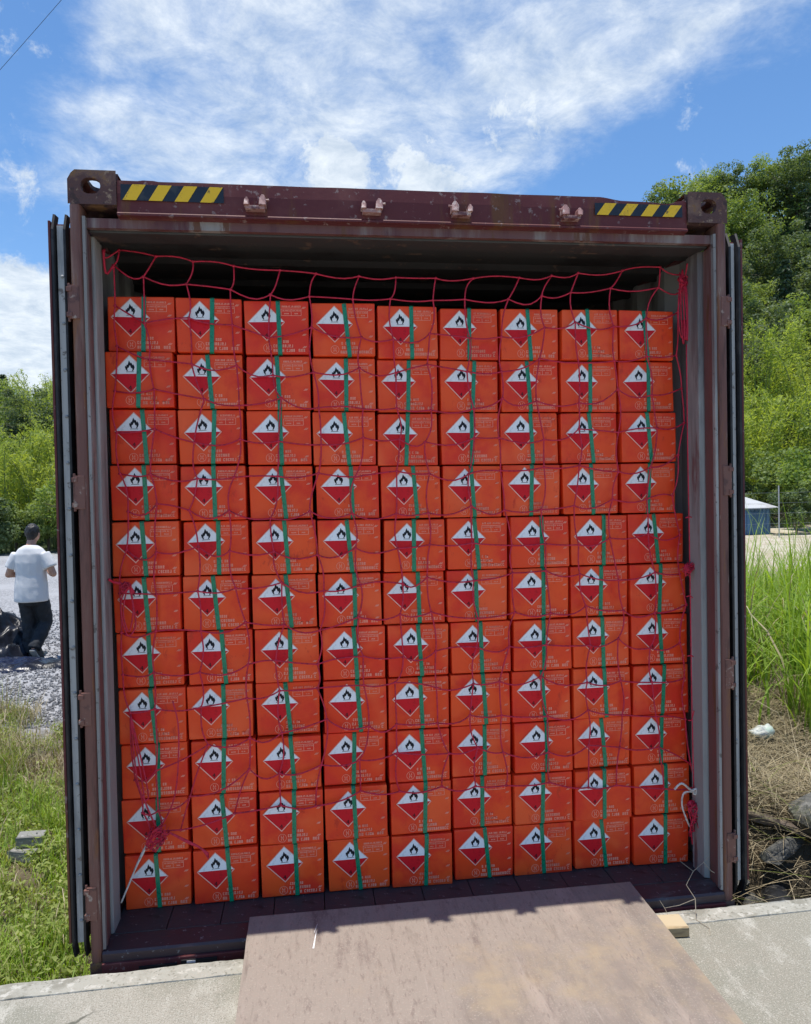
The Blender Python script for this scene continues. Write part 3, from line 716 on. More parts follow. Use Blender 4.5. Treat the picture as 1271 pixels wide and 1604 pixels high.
def cartons():
    bodies = [carton_body(i) for i in range(7)]; lab = label_mesh(); prs = [print_mesh(i) for i in (1, 2, 3)]; st = strap_mesh()
    rng = random.Random(11)
    for i in range(11):
        for c in range(9):
            e = lambda q: LX[i]+(MX[i]-LX[i])*q/4 if q <= 4 else MX[i]+(RX[i]-MX[i])*(q-4)/5
            x0, x1 = e(c), e(c+1); gap = .0105
            hc = .2158-.0024*min(c, 4)/4-.0004*max(0, c-4)/5
            z0 = .161+(10-i)*hc
            w, h = x1-x0-gap, hc-.0042
            o = bpy.data.objects.new('carton', bodies[rng.randrange(7)]); C.objects.link(o)
            o.location = (x0+gap/2+rng.uniform(-.0035, .0035), .242+rng.uniform(-.01, .012), z0)
            o.rotation_euler = (0, rng.uniform(-.006, .006), rng.uniform(-.014, .014)); o.scale = (w/BW, 1, h/BH)
            row = 'top' if i == 0 else 'bottom' if i == 10 else ORD[i]; col = 'leftmost' if c == 0 else 'rightmost' if c == 8 else ORD[c]
            if i in (0, 10): rw = row+' row'
            else: rw = row+' row from top'
            cl = col+' column' if c in (0, 8) else col+' column from left'
            tag(o, f'orange hazard carton in {rw}, {cl}', 'carton', 'stacked orange hazard cartons in the container')
            ta = rng.uniform(-.022, .022); l = link('hazard_label', lab, o, (rng.uniform(-.005, .005)-math.sin(ta)*BH*.6, 0, rng.uniform(-.004, .004)+math.sin(ta)*BW*.36)); l.rotation_euler.y = ta
            link('printed_markings', prs[rng.randrange(3)], o)['kind'] = 'stuff'
            s_ = link('strap', st, o, (BW*(.526+rng.uniform(-.05, .05)), 0, 0))
            tilt = rng.choice((0, .01, .03, -.02, -.06, -.09, -.04, .05, -.07)); s_.rotation_euler.y = tilt; s_.location.x -= math.sin(tilt)*BH/2
cartons()

# ------------------------------------------------------------------ cargo net
def net():
    root = thing('cargo_net', 'red cord cargo net hung across the front of the orange cartons', 'cargo net')
    rng = random.Random(5); NI, NJ = 15, 15
    P = {}
    for j in range(NJ+1):
        for i in range(NI+1):
            u, v = i/NI, j/NJ
            x = -1.155+u*2.31; zt = 2.695-.085*math.sin(math.pi*u)**.9; zb = .475+.1*math.sin(math.pi*u)*.9
            if j == 0: z = zt
            else:
                z1 = 2.635+.02*u-.125*math.sin(math.pi*u)**.75
                z = z1+(zb-z1)*((j-1)/(NJ-1))
            x += .05*mnoise.noise((i*.55, j*.35, 1))+.034*mnoise.noise((i*1.7, j*1.3, 4)); z += .045*mnoise.noise((i*.7, j*.6, 9))*(j > 1)+.026*mnoise.noise((i*1.9, j*1.9, 3))*(j > 0)
            if j == 0: x += .02*(u-.5)
            if j == 0: x += .03
            # gathered at the lower corners
            if j > 10 and i < 3: x += (-.02-(-1.155+u*2.31+1.03))*0
            if u in (0, 1): x += .03*(-1 if u else 1)
            y = .222-.010*abs(mnoise.noise((i*.8, j*.8, 2))) - (.0 if j > 1 else .0)
            P[i, j] = Vector((max(-1.152, min(1.152, x)), y, z))
    # lower left corner drawn together into a bunch
    kb = Vector((-1.02, .205, .47))
    for (i, j, f) in ((0, 15, .75), (1, 15, .85), (2, 15, .55), (0, 14, .5), (1, 14, .55), (2, 14, .3), (0, 13, .3), (1, 13, .25), (3, 15, .2)): P[i, j] = P[i, j].lerp(kb, f)
    kr = Vector((1.165, .19, .5))
    for (i, j, f) in ((15, 15, .9), (14, 15, .3), (15, 14, .4)): P[i, j] = P[i, j].lerp(kr, f)
    kc = Vector((1.145, .2, 2.52))
    for (i, j, f) in ((15, 1, .6), (15, 0, .3), (14, 1, .2)): P[i, j] = P[i, j].lerp(kc, f)
    def strand(a, c, sag, wob):
        pts = []; n = 5; off = Vector((rng.uniform(-1, 1), 0, rng.uniform(-1, 1)))*wob
        for k in range(n):
            f = k/n; s_ = math.sin(math.pi*f); q = a.lerp(c, f)+off*s_; q.z -= sag*s_; pts.append(q)
        return pts
    def cord(seq, horiz):
        b = MB(); pts = []
        for k in range(len(seq)-1):
            a, c = P[seq[k]], P[seq[k+1]]
            pts += strand(a, c, (rng.random()*.022) if horiz and seq[k][1] > 0 else .003, .013)
        pts.append(P[seq[-1]])
        r = .0031 if (seq[0][1] == 0 and horiz) or (seq[0][1] == NJ and horiz) else .0031
        b.tube(pts, r, 5)
        if not horiz:
            for q in seq: b.ball(P[q], .0062, seg=6, rings=4, sc=(1.2, .8, .9))
        b.build('net_cord', red_cord, root, smooth=True)
    for j in range(NJ+1): cord([(i, j) for i in range(NI+1)], True)
    for i in range(NI+1): cord([(i, j) for j in range(NJ+1)], False)
    # corner ties
    def rope(pts, r=.003, name='tie_cord', mat=red_cord):
        v = [Vector((max(-1.152, min(1.152, p[0])), *p[1:])) for p in pts]; out = []
        for k in range(len(v)-1):
            p0, p1, p2, p3 = v[max(k-1, 0)], v[k], v[k+1], v[min(k+2, len(v)-1)]
            for s_ in range(5):
                t = s_/5; out.append(.5*((2*p1)+(p2-p0)*t+(2*p0-5*p1+4*p2-p3)*t*t+(3*p1-p0-3*p2+p3)*t**3))
        out.append(v[-1]); b = MB(); b.tube(out, r, 6); b.build(name, mat, root, smooth=True)
    def tangle(c, n, s_, drop, name='cord_bunch'):
        b = MB(); c = Vector(c); c.x = max(-1.135, min(1.135, c.x))
        for k in range(n):
            q = c.copy(); pts = []
            a = rng.uniform(0, 6.3)
            for t in range(7):
                pts.append(c+Vector((math.cos(a+t*1.1)*s_*rng.uniform(.3, 1), -abs(math.sin(t*1.3))*.02-.004, math.sin(a+t*1.3)*s_*rng.uniform(.3, 1)-drop*t/6*rng.random())))
            b.tube(pts, .0026, 5)
        b.ball(c, .014, sc=(1.3, .8, 1), seg=7, rings=5); b.build(name, red_cord, root, smooth=True)
    rope([P[0, 0], (-1.155, .21, 2.66), (-1.168, .2, 2.69)]); rope([P[0, 1], (-1.15, .2, 2.6), (-1.172, .18, 2.68)], .0045)
    rope([P[15, 0], (1.16, .2, 2.63), (1.172, .18, 2.68)], .004)
    for k in range(6):
        dx = rng.uniform(-.025, .03)
        rope([(1.14, .2, 2.66), (1.14+dx, .185, 2.55), (1.145+dx*1.3, .182, 2.42), (1.14+dx*.4, .185, 2.34+rng.uniform(-.03, .05)), (1.15+dx*.6, .19, 2.45)], .003)
    tangle((-1.02, .2, .475), 9, .05, .05); tangle((1.172, .175, 1.43), 6, .03, .03); tangle((1.175, .172, .44), 7, .03, .16)
    tangle((1.14, .2, 2.62), 5, .03, .06)
    for k in range(4): rope([(-.98, .195, .48), (-.93+k*.006, .19, .455-k*.006), (-.87+k*.004, .188, .42-k*.004), (-.83, .192, .385-k*.007)], .003)
    for k in range(3): rope([P[0, 12], (-1.09+k*.02, .2, .7-k*.03), (-1.06, .195, .6), (-1.02, .2, .49)], .003)
    rope([(-1.02, .2, .475), (-.95, .195, .62), (-.93, .195, .86), (-.95, .2, .98)], .003)
    # loop tied to the left jamb
    rope([(-1.165, .13, 1.46), (-1.14, .16, 1.445), (-1.1, .19, 1.43), (-1.08, .195, 1.4)], .005)
    rope([(-1.1, .19, 1.43), (-1.125, .185, 1.37), (-1.12, .18, 1.29), (-1.1, .18, 1.24), (-1.075, .185, 1.28), (-1.085, .19, 1.37), (-1.09, .19, 1.43)], .0032)
    rope([(-1.1, .188, 1.43), (-1.118, .182, 1.33), (-1.098, .178, 1.255), (-1.082, .185, 1.34), (-1.095, .19, 1.42)], .003)
    tangle((-1.105, .185, 1.43), 4, .022, .02)
    for (z, dx) in ((1.63, .05), (1.3, .045), (1.05, .05), (.78, .04)):
        rope([(1.14, .2, z), (1.16, .19, z+.005), (1.165+dx*.4, .17, z+rng.uniform(-.02, .05))], .0028)
    rope([(1.158, .195, 2.35), (1.16, .195, 1.9), (1.165, .19, 1.45), (1.168, .188, 1.0), (1.165, .185, .75), (1.172, .18, .5)], .0034)
    # white tie lines
    rope([(-1.045, .195, .462), (-1.085, .19, .39), (-1.115, .19, .32), (-1.16, .17, .235)], .0036, mat=white_cord)
    rope([(-1.05, .193, .45), (-1.09, .188, .375), (-1.105, .188, .345)], .0042, mat=white_cord)
    rope([(1.06, .17, .505), (1.09, .165, .53), (1.13, .162, .5), (1.16, .16, .505), (1.165, .165, .48), (1.14, .165, .485)], .0045, mat=white_cord)
    rope([(1.15, .165, .49), (1.1, .165, .49), (1.09, .165, .44), (1.11, .17, .38), (1.13, .175, .34)], .0038, mat=white_cord)
net()

# ------------------------------------------------------------------ trees
def unit(rng, n):
    v = rng.normal(size=(n, 3)); return v/np.linalg.norm(v, axis=1, keepdims=True)
def leaf_quads(rng, pos, nrm, length, width, droop=0.0):
    """one kite-shaped leaf per position, its plane facing nrm"""
    n = len(pos); t = np.cross(nrm, unit(rng, n)); t /= np.linalg.norm(t, axis=1, keepdims=True)+1e-9
    t[:, 2] -= droop; t /= np.linalg.norm(t, axis=1, keepdims=True)+1e-9
    s = np.cross(t, nrm); s /= np.linalg.norm(s, axis=1, keepdims=True)+1e-9
    L = (length*rng.uniform(.6, 1.3, n))[:, None]; Wd = (width*rng.uniform(.6, 1.3, n))[:, None]
    return np.stack([pos-t*L*.5, pos+s*Wd*.5-t*L*.05, pos+t*L*.5, pos-s*Wd*.5-t*L*.05], 1)
def clump_leaves(rng, centres, rad, per, length, width, upbias=.35, droop=0.0, flat=.75):
    k = len(centres); c = np.repeat(centres, per, 0); rr = np.repeat(rad, per)[:, None]
    d = unit(rng, len(c)); r = rng.uniform(.35, 1.0, len(c))[:, None]**.6
    p = c + d*r*rr*np.array([1, 1, flat]); nr = d*.7+unit(rng, len(c))*.8; nr[:, 2] += upbias
    nr /= np.linalg.norm(nr, axis=1, keepdims=True)
    var = np.clip(np.repeat(rng.uniform(0, 1, k), per)*.6+rng.uniform(0, .4, len(c)), 0, 1)
    return leaf_quads(rng, p, nr, length, width, droop), var
def trunk_mesh(rng, h, r, limbs, spread):
    b = MB(); pts = [(0, 0, -.4)]; x = y = 0
    for k in range(1, 7):
        x += rng.uniform(-.05, .05)*h*.2; y += rng.uniform(-.05, .05)*h*.2; pts.append((x, y, h*k/6))
    b.tube(pts, [r*(1.15-.16*k) for k in range(7)], 7)
    for k in range(limbs):
        f = rng.uniform(.35, .85); i = int(f*6); p = Vector(pts[i]); a = rng.uniform(0, 6.28)
        q = p+Vector((math.cos(a)*spread*.75, math.sin(a)*spread*.75, h*rng.uniform(.1, .28)))
        b.tube([p, p.lerp(q, .5)+Vector((0, 0, h*.02)), q], [r*.45, r*.3, r*.12], 5)
    return b.mesh('trunk', bark_m, smooth=True)
def broadleaf(seed, h, R_, mat, leaf=.19, n=58, per=180):
    rng = np.random.default_rng(seed)
    d = unit(rng, n); rad = rng.uniform(.35, 1.12, n)[:, None]
    cen = d*rad*np.array([R_*.78, R_*.78, h*.36]); cen[:, 2] += h*.62
    cr = R_*rng.uniform(.13, .38, n)
    V, var = clump_leaves(rng, cen, cr, per, leaf, leaf*.62)
    return trunk_mesh(random.Random(seed), h*.75, .05*h**.8*.55, 6, R_), quads('crown', V, [mat], var)
def conifer(seed, h, R_, leaf=.34):
    rng = np.random.default_rng(seed); cen = []; rad = []
    for z in np.arange(.14, 1.0, .045):
        k = max(3, int(9*(1-z)+2)); a0 = rng.uniform(0, 6.28)
        for j in range(k):
            a = a0+6.28*j/k+rng.uniform(-.3, .3); r = R_*(1-z)**.8*rng.uniform(.45, .95)
            cen.append((r*math.cos(a), r*math.sin(a), h*z-.12*r)); rad.append(.16*R_+.22*R_*(1-z))
    V, var = clump_leaves(rng, np.array(cen), np.array(rad), 42, leaf, leaf*.4, .2, .4, .5)
    return trunk_mesh(random.Random(seed), h*.96, .016*h+.04, 0, R_), quads('crown', V, [leaf_conifer], var)
def bamboo(seed, h, R_, n=17, leaf=.24, per=420):
    rng = np.random.default_rng(seed); b = MB(); pos = []; cv = []
    for k in range(n):
        a = rng.uniform(0, 6.28); r0 = R_*.45*rng.uniform(0, 1)**.5; hh = h*rng.uniform(.7, 1.05); bend = R_*rng.uniform(.25, .75); pts = []
        for s_ in np.linspace(0, 1, 8):
            pts.append((math.cos(a)*(r0+bend*s_**2.6), math.sin(a)*(r0+bend*s_**2.6), hh*(s_-.13*s_**4)-.2))
        b.tube(pts, [.045*(1-.8*s_/7)+.006 for s_ in range(8)], 5)
        P_ = np.array(pts); t = rng.uniform(.22, 1, per)*7; i = np.minimum(t.astype(int), 6); f = (t-i)[:, None]
        q = P_[i]*(1-f)+P_[i+1]*f; sp = (.95*R_*.38*(1.1-.6*t/7))[:, None]
        q = q+unit(rng, per)*sp*rng.uniform(.1, 1, per)[:, None]*np.array([1, 1, .55]); pos.append(q); cv.append(np.full(per, rng.uniform(0, 1)))
    pos = np.concatenate(pos); cv = np.concatenate(cv); nr = unit(rng, len(pos))*.8; nr[:, 2] += .45; nr /= np.linalg.norm(nr, axis=1, keepdims=True)
    V = leaf_quads(rng, pos, nr, leaf, leaf*.24, .55)
    return b.mesh('culms', culm_m, smooth=True), quads('foliage', V, [leaf_bamboo], np.clip(cv*.55+rng.uniform(0, .45, len(pos)), 0, 1))
KIND = {
    'dark0': broadleaf(1, 7, 2.7, leaf_dark), 'dark1': broadleaf(2, 6.2, 3.0, leaf_dark), 'mid0': broadleaf(3, 6.4, 2.6, leaf_mid), 'mid1': broadleaf(4, 5.6, 2.9, leaf_mid),
    'con0': conifer(5, 8.5, 2.2), 'con1': conifer(6, 7.2, 2.0), 'bam0': bamboo(7, 9.5, 2.6), 'bam1': bamboo(8, 8.2, 2.8), 'bam2': bamboo(9, 6.4, 2.3),
    'bush0': broadleaf(10, 2.9, 1.5, leaf_mid, .14, 32, 190), 'bush1': broadleaf(12, 2.2, 1.4, leaf_dark, .13, 28, 190)}
NAMES = {'dark': ('broadleaf_tree', 'tree'), 'mid': ('broadleaf_tree', 'tree'), 'con': ('conifer_tree', 'conifer'), 'bam': ('bamboo_clump', 'bamboo'), 'bus': ('leafy_shrub', 'shrub')}
def tree(kind, k, y, sc, label, group):
    """k: how far sideways per metre of distance from where one stands on the dock"""
    x = -.417+(y+2.68)*k; z = float(height(x, y))
    n, c = NAMES[kind.rstrip('0123456789')[:3] if not kind.startswith('dark') else 'dark']
    t = thing(n, label, c, (x, y, z-.1), group, rz=(x*7.3+y*3.1) % 6.28); t.scale = (sc, sc, sc)
    tr, cw = KIND[kind]; bam = kind.startswith('bam')
    link('culms' if bam else 'trunk', tr, t); link('foliage' if bam else 'crown', cw, t)
GR, GL = 'trees on the hillside to the right', 'trees and bamboo behind the gravel yard on the left'
TREES = [
 # right-hand hill, from the yard upwards
 ('bush0', .69, 28, 1.25, 'bright leafy shrub right beside the blue shed', GR), ('bush0', .745, 25, 1.2, 'leafy shrub at the photo right edge, above the tall grass', GR),
 ('bush1', .63, 29, 1.05, 'dark low shrub just behind the blue shed roof', GR),
 ('bush1', .715, 23.2, .85, 'dark shrub hiding the right end of the blue shed', GR), ('bush0', .765, 23.5, .9, 'bushy shrub at the right edge in front of the bamboo', GR),
 ('mid1', .80, 29, .95, 'mid green tree just past the right edge, behind the shrubs', GR),
 ('bam1', .70, 31, .95, 'yellow green bamboo rising behind the bright shrub on the right', GR), ('bam0', .755, 33, 1.0, 'tall yellow bamboo at the right edge, foot of the hill', GR),
 ('bam2', .635, 30.5, 1.15, 'bamboo close against the open right door, lowest on the slope', GR), ('bam0', .655, 35.5, .95, 'bamboo second from the right door, a step up the slope', GR),
 ('bam1', .72, 37.5, 1.0, 'pale bamboo highest of the bamboo clumps on the right slope', GR), ('bam1', .80, 36, 1.0, 'bamboo clump just outside the right edge of the view', GR),
 ('dark1', .625, 38.5, 1.0, 'dark round tree beside the right door above the bamboo', GR), ('dark0', .675, 41, 1.0, 'dark tree in the shaded middle of the right slope', GR),
 ('mid0', .735, 42, 1.0, 'greyish green tree at mid slope by the right edge', GR), ('dark0', .61, 43.5, 1.0, 'dark tree half hidden by the right door, mid slope', GR),
 ('con0', .70, 45, .9, 'dark pointed conifer in the middle of the right slope', GR), ('dark1', .76, 45.5, 1.1, 'broad dark tree at the right edge, mid slope', GR),
 ('mid1', .645, 47, 1.0, 'olive tree on the upper slope above the door edge', GR), ('dark0', .60, 49, 1.0, 'dark tree right behind the top right corner casting', GR),
 ('dark1', .69, 50, 1.05, 'rounded dark tree on the upper right slope', GR), ('con1', .745, 51, 1.0, 'small conifer near the right edge, upper slope', GR),
 ('mid0', .585, 54, .95, 'mid green tree near the ridge, above the corner casting', GR), ('mid1', .635, 55, 1.05, 'bushy tree on the ridge between casting and right edge', GR),
 ('dark0', .72, 56, 1.1, 'tall dark tree on the ridge near the right edge', GR), ('mid0', .675, 58.5, 1.0, 'light topped tree standing on the ridge line', GR),
 ('dark1', .755, 58, 1.15, 'highest dark tree on the ridge at the right edge', GR), ('mid1', .55, 57.5, 1.36, 'ridge tree peeking over the header beside the yellow tape', GR),
 ('dark0', .512, 59, 1.02, 'leftmost tree showing above the container roof', GR), ('mid0', .578, 60, .93, 'feathery tree peeking over the header near the casting', GR),
 ('dark0', .80, 50, 1.1, 'dark tree just beyond the right edge, upper slope', GR), ('dark1', .61, 60, .9, 'dark rounded tree on the skyline above the casting', GR),
 # left, behind the gravel yard
 ('bush0', -.375, 32.5, .85, 'green shrub behind the standing person, edge of the gravel', GL), ('bush0', -.335, 32.5, .95, 'green shrub between the person and the left door', GL),
 ('bush1', -.41, 31, 1.2, 'dark shrub at the left edge of the gravel yard', GL), ('bush0', -.30, 31.5, 1.2, 'shrub tucked against the open left door', GL),
 ('bam2', -.39, 33.5, 1.0, 'bright bamboo at the left edge, nearest the yard', GL), ('bam2', -.335, 34.5, .92, 'bright bamboo above the person, next to the left door', GL),
 ('bam2', -.365, 37.5, 1.0, 'bamboo second tier behind the person', GL), ('bam1', -.43, 36.5, .85, 'bamboo just outside the left edge of the view', GL),
 ('bam1', -.318, 39.5, .8, 'bamboo rising against the left door, second tier', GL), ('mid0', -.395, 41.5, .85, 'grey green tree at the left edge, middle of the slope', GL),
 ('dark0', -.36, 44, .85, 'dark tree in the middle of the left slope', GL), ('bam1', -.33, 46, .85, 'feathery bamboo near the top by the left door', GL),
 ('mid1', -.405, 48, .95, 'rounded mid green tree high at the left edge', GL), ('mid0', -.37, 53, .9, 'light green tree near the left skyline', GL),
 ('bam1', -.345, 57, .85, 'pale bamboo on the left skyline', GL), ('mid0', -.32, 55, .85, 'tree on the left skyline next to the door', GL),
 ('con1', -.385, 60, .85, 'small conifer on the left skyline', GL), ('mid1', -.41, 58, .9, 'tree on the skyline at the far left edge', GL)]
for a in TREES: tree(*a)

def forest():
    rng = np.random.default_rng(21); n = 900
    x = rng.uniform(-62, 85, n); y = rng.uniform(35, 70, n); z = height(x, y)
    base = np.interp(x, [-40, -10, 15, 60], [37, 36, 31, 29]); ok = y > base+2
    cen = np.stack([x, y, z+rng.uniform(.3, 2.6, n)], 1)[ok]; rad = rng.uniform(1.3, 2.6, len(cen))
    V, var = clump_leaves(rng, cen, rad, 150, .36, .22)
    o = link('hillside_forest', quads('hillside_forest', V, [leaf_mid, leaf_dark], var, mi=np.repeat(rng.integers(0, 2, len(cen)), 150)))
    o['kind'] = 'stuff'; o['label'] = 'mixed green undergrowth covering the hillside'; o['category'] = 'undergrowth'
forest()

# ------------------------------------------------------------------ grasses and straw
def blades(rng, root, length, width, lean, segs=4, curl=1.0, heading=None, lie=False):
    """arched grass blades as quad strips"""
    n = len(root); a = rng.uniform(0, 2*np.pi, n) if heading is None else heading
    out = np.stack([np.cos(a), np.sin(a), np.zeros(n)], 1); side = np.stack([-np.sin(a), np.cos(a), np.zeros(n)], 1)
    L = length[:, None]; ln = lean[:, None]; rows = []
    for k in range(segs+1):
        f = k/segs; th = ln*(.25+curl*f*1.2)
        rows.append((f, th))
    p = root.copy(); prev = p; V = []; w0 = width[:, None]
    pts = [p]
    for k in range(segs):
        f = (k+.5)/segs; th = ln*(.2+curl*1.6*f*f+.5*f) if not lie else ln*(.9+.2*f); p = p+(out*np.sin(th)+np.array([0, 0, 1])*np.cos(th))*L/segs; pts.append(p)
    for k in range(segs):
        wa = w0*(1-(k/segs)**1.6)*.5; wb = w0*(1-((k+1)/segs)**1.6)*.5+.0004
        V.append(np.stack([pts[k]-side*wa, pts[k]+side*wa, pts[k+1]+side*wb, pts[k+1]-side*wb], 1))
    return np.concatenate(V), segs
def grass_obj(name, V, mats, var, label, cat, mi=None):
    o = link(name, quads(name, V, mats, var, mi)); o['kind'] = 'stuff'; o['label'] = label; o['category'] = cat; return o
def tall_grass():
    rng = np.random.default_rng(31); tuft = 440
    tx = rng.uniform(1.5, 8.0, tuft); ty = 1.72+4.7*rng.uniform(0, 1, tuft)**1.3; keep = (ty > 1.86+.22*np.sin(tx*3)); tx, ty = tx[keep], ty[keep]
    per = 25; k = len(tx); x = np.repeat(tx, per)+rng.normal(0, .09, k*per); y = np.repeat(ty, per)+rng.normal(0, .09, k*per)
    root = np.stack([x, y, height(x, y)-.02], 1); sc = np.repeat(rng.uniform(.65, 1.1, k), per)
    L = 1.24*sc*rng.uniform(.4, 1.25, k*per); V, s = blades(rng, root, L, rng.uniform(.008, .022, k*per), rng.uniform(.12, 1.0, k*per), 7, 1.5)
    var = np.tile(np.clip(np.repeat(rng.uniform(0, .7, k), per)+rng.uniform(-.1, .4, k*per), 0, 1), s)
    mi = np.tile((rng.random(k*per) < .08).astype(int), s)
    grass_obj('tall_grass', V, [grass_m, straw_m], var, 'tall bright green grass growing on the right bank', 'grass', mi)
    # dry straw lying below the grass
    n = 17000; x = rng.uniform(1.45, 4.4, n); y = rng.uniform(1.08, 2.75, n); root = np.stack([x, y, height(x, y)+rng.uniform(.005, .07, n)], 1)
    V, s = blades(rng, root, rng.uniform(.06, .34, n), rng.uniform(.0014, .004, n), rng.uniform(1.2, 1.62, n), 3, lie=True)
    grass_obj('dry_straw', V, [straw_m], np.tile(rng.uniform(0, 1, n), s), 'matted dry straw on the bank below the tall grass', 'straw')
tall_grass()
def ditch_stalks():
    rng = np.random.default_rng(33); n = 420; x = rng.uniform(1.42, 3.0, n); y = rng.uniform(.55, 1.45, n); root = np.stack([x, y, height(x, y)+rng.uniform(.03, .2, n)], 1)
    V, s = blades(rng, root, rng.uniform(.15, .65, n), rng.uniform(.002, .0055, n), rng.uniform(1.0, 1.75, n), 4, lie=True)
    grass_obj('dry_stalks', V, [straw_m, weed_m], np.tile(rng.uniform(0, 1, n), s), 'loose dry stalks fallen across the dark ditch', 'dry stalks', np.tile((rng.random(n) < .2).astype(int), s))
ditch_stalks()
def left_weeds():
    rng = np.random.default_rng(41); k = 2500
    ty = -.02+5.2*rng.uniform(0, 1, k)**1.25; tx = -1.36-rng.uniform(0, 1, k)*(1.3+.75*ty)
    dens = fbm(tx, ty, .9, 5); ok = (ty+.4*fbm(tx, ty, 1.1, 8) < 4.9) & ((fbm(tx, ty, 1.9, 15) > -.75) | (rng.random(k) < .3)); tx, ty, dens = tx[ok], ty[ok], dens[ok]; k = len(tx)
    per = 30; x = np.repeat(tx, per)+rng.normal(0, .05, k*per); y = np.maximum(np.repeat(ty, per)+rng.normal(0, .05, k*per), 0.01)
    root = np.stack([x, y, height(x, y)-.01], 1); big = np.repeat(np.where(rng.random(k) < .2, 2.4, 1.0)*(.75+.4*np.clip(dens, -1, 1)), per)
    L = .17*big*rng.uniform(.45, 1.3, k*per); V, s = blades(rng, root, L, rng.uniform(.0035, .0085, k*per), rng.uniform(.15, 1.1, k*per), 4)
    var = np.tile(np.clip(np.repeat(rng.uniform(0, .7, k), per)+rng.uniform(0, .35, k*per), 0, 1), s)
    patch = fbm(tx, ty, .75, 12); tuftm = np.repeat(np.where(patch > .1, rng.choice([1, 2, 2], k), rng.choice([0, 0, 0, 1], k)), per); mi = np.tile(np.where(rng.random(k*per) < .1, 2, tuftm), s)
    grass_obj('weedy_grass', V, [grass_m, weed_m, straw_m], var, 'weedy green and yellowing grass left of the container', 'grass', mi)
    # small broad leaves between the blades
    n = 330; cy = rng.uniform(.03, 4.6, n)**1.0; cx = -1.4-rng.uniform(0, 1, n)*(1.2+.7*cy); cen = np.stack([cx, cy, height(cx, cy)+.07], 1)
    V, var = clump_leaves(rng, cen, rng.uniform(.05, .13, n), 60, .032, .014, .6)
    grass_obj('ground_cover', V, [weed_m], var, 'low broad leaved weeds among the grass on the left', 'weeds')
left_weeds()
def gravel():
    rng = np.random.default_rng(51); n = 26000
    y = 4.4+8*rng.uniform(0, 1, n)**1.35; x = -1.5-rng.uniform(0, 1, n)*(2.2+.52*y)
    ok = y+.4*fbm(x, y, 1.1, 8) > 4.55; x, y = x[ok], y[ok]; n = len(x); r = rng.uniform(.007, .024, n)
    c = np.stack([x, y, height(x, y)+r*.3], 1)
    ax = rng.normal(size=(n, 3, 3)); q = np.linalg.qr(ax)[0]*(r[:, None]*rng.uniform(.6, 1.25, (n, 3)))[:, None, :]
    e = [c+q[:, :, i]*s_ for i in range(3) for s_ in (1, -1)]
    tri = [(0, 2, 4), (2, 1, 4), (1, 3, 4), (3, 0, 4), (2, 0, 5), (1, 2, 5), (3, 1, 5), (0, 3, 5)]
    V = np.concatenate([np.stack([e[a], e[b_], e[c_]], 1) for a, b_, c_ in tri])
    o = link('gravel', quads('gravel', V, [gravel_m], np.tile(rng.uniform(0, 1, n)**1.3, 8), n=3)); o['kind'] = 'stuff'; o['label'] = 'grey crushed stone gravel of the yard'; o['category'] = 'gravel'
gravel()

# ------------------------------------------------------------------ loose things on the ground
def rock(name, seed, size, loc, mat, label, cat, group=None, rz=0, sc=(1, 1, .7)):
    bm = bmesh.new(); bmesh.ops.create_icosphere(bm, subdivisions=3, radius=1)
    rng = random.Random(seed); planes = [(Vector((rng.gauss(0, 1), rng.gauss(0, 1), rng.gauss(0, 1))).normalized(), rng.uniform(.55, .85)) for _ in range(11)]
    for v in bm.verts:
        for n_, d in planes:
            t = v.co.dot(n_)
            if t > d: v.co -= n_*(t-d)
        v.co *= 1+.06*mnoise.noise(v.co*3+Vector((seed, 0, 0)))
        v.co = Vector((v.co.x*sc[0], v.co.y*sc[1], v.co.z*sc[2]))*size
    me = bpy.data.meshes.new(name); bm.to_mesh(me); bm.free(); me.materials.append(mat)
    o = link(name, me, None, loc); o.rotation_euler.z = rz; return tag(o, label, cat, group)
def gz(x, y): return float(height(x, y))
for i, (x, y, s_, mt, lab, sc) in enumerate([
    (1.60, .60, .17, dark_stone, 'dark stone in the ditch nearest the right door', (1, .8, .8)), (1.82, .80, .2, dark_stone, 'large dark stone in the ditch behind the dock', (1.2, .8, .8)),
    (2.12, .70, .17, dark_stone, 'dark stone in the ditch at the right edge', (1.1, .9, .8)), (1.74, 1.1, .17, stone_m, 'mossy grey stone capping the bank by the door', (1.5, .7, .5)),
    (2.16, 1.06, .13, stone_m, 'grey flat stone on the bank above the black pipe', (1.5, .7, .5)), (2.42, 1.1, .2, stone_m, 'grey stone on the bank just past the right edge', (1.2, .9, .6)),
    (1.72, .38, .1, dark_stone, 'small dark stone low against the dock face', (1, 1, .7)), (2.02, .5, .13, stone_m, 'small weathered stone beside the weed in the ditch', (1.4, .8, .7)),
    (1.62, .86, .11, dark_stone, 'dark stone between the door bottom and the mossy stone', (1, 1, .8)), (1.93, .98, .1, dark_stone, 'little dark stone under the straw bank', (1.2, .8, .7))]):
    rock('stone', 60+i, s_, (x, y, gz(x, y)+s_*.25), mt, lab, 'stone', 'stones in the ditch right of the dock', i*.9, sc)
def block(loc, rz, rx, label):
    b = MB(); b.box(-.075, .075, -.05, .05, 0, .055); b.box(-.075, .075, -.05, -.038, .0555, .061)
    o = b.build('concrete_block', block_m, bevel=.006, loc=loc); o.rotation_euler = (rx, .05, rz); tag(o, label, 'concrete block', 'concrete blocks in the left grass')
block((-2.12, 1.95, gz(-2.12, 1.95)+.068), .1, .05, 'pale concrete block lying on top of another in the left grass')
block((-2.14, 1.88, gz(-2.14, 1.88)+.005), -.2, -.05, 'lower concrete block half buried in the left grass')
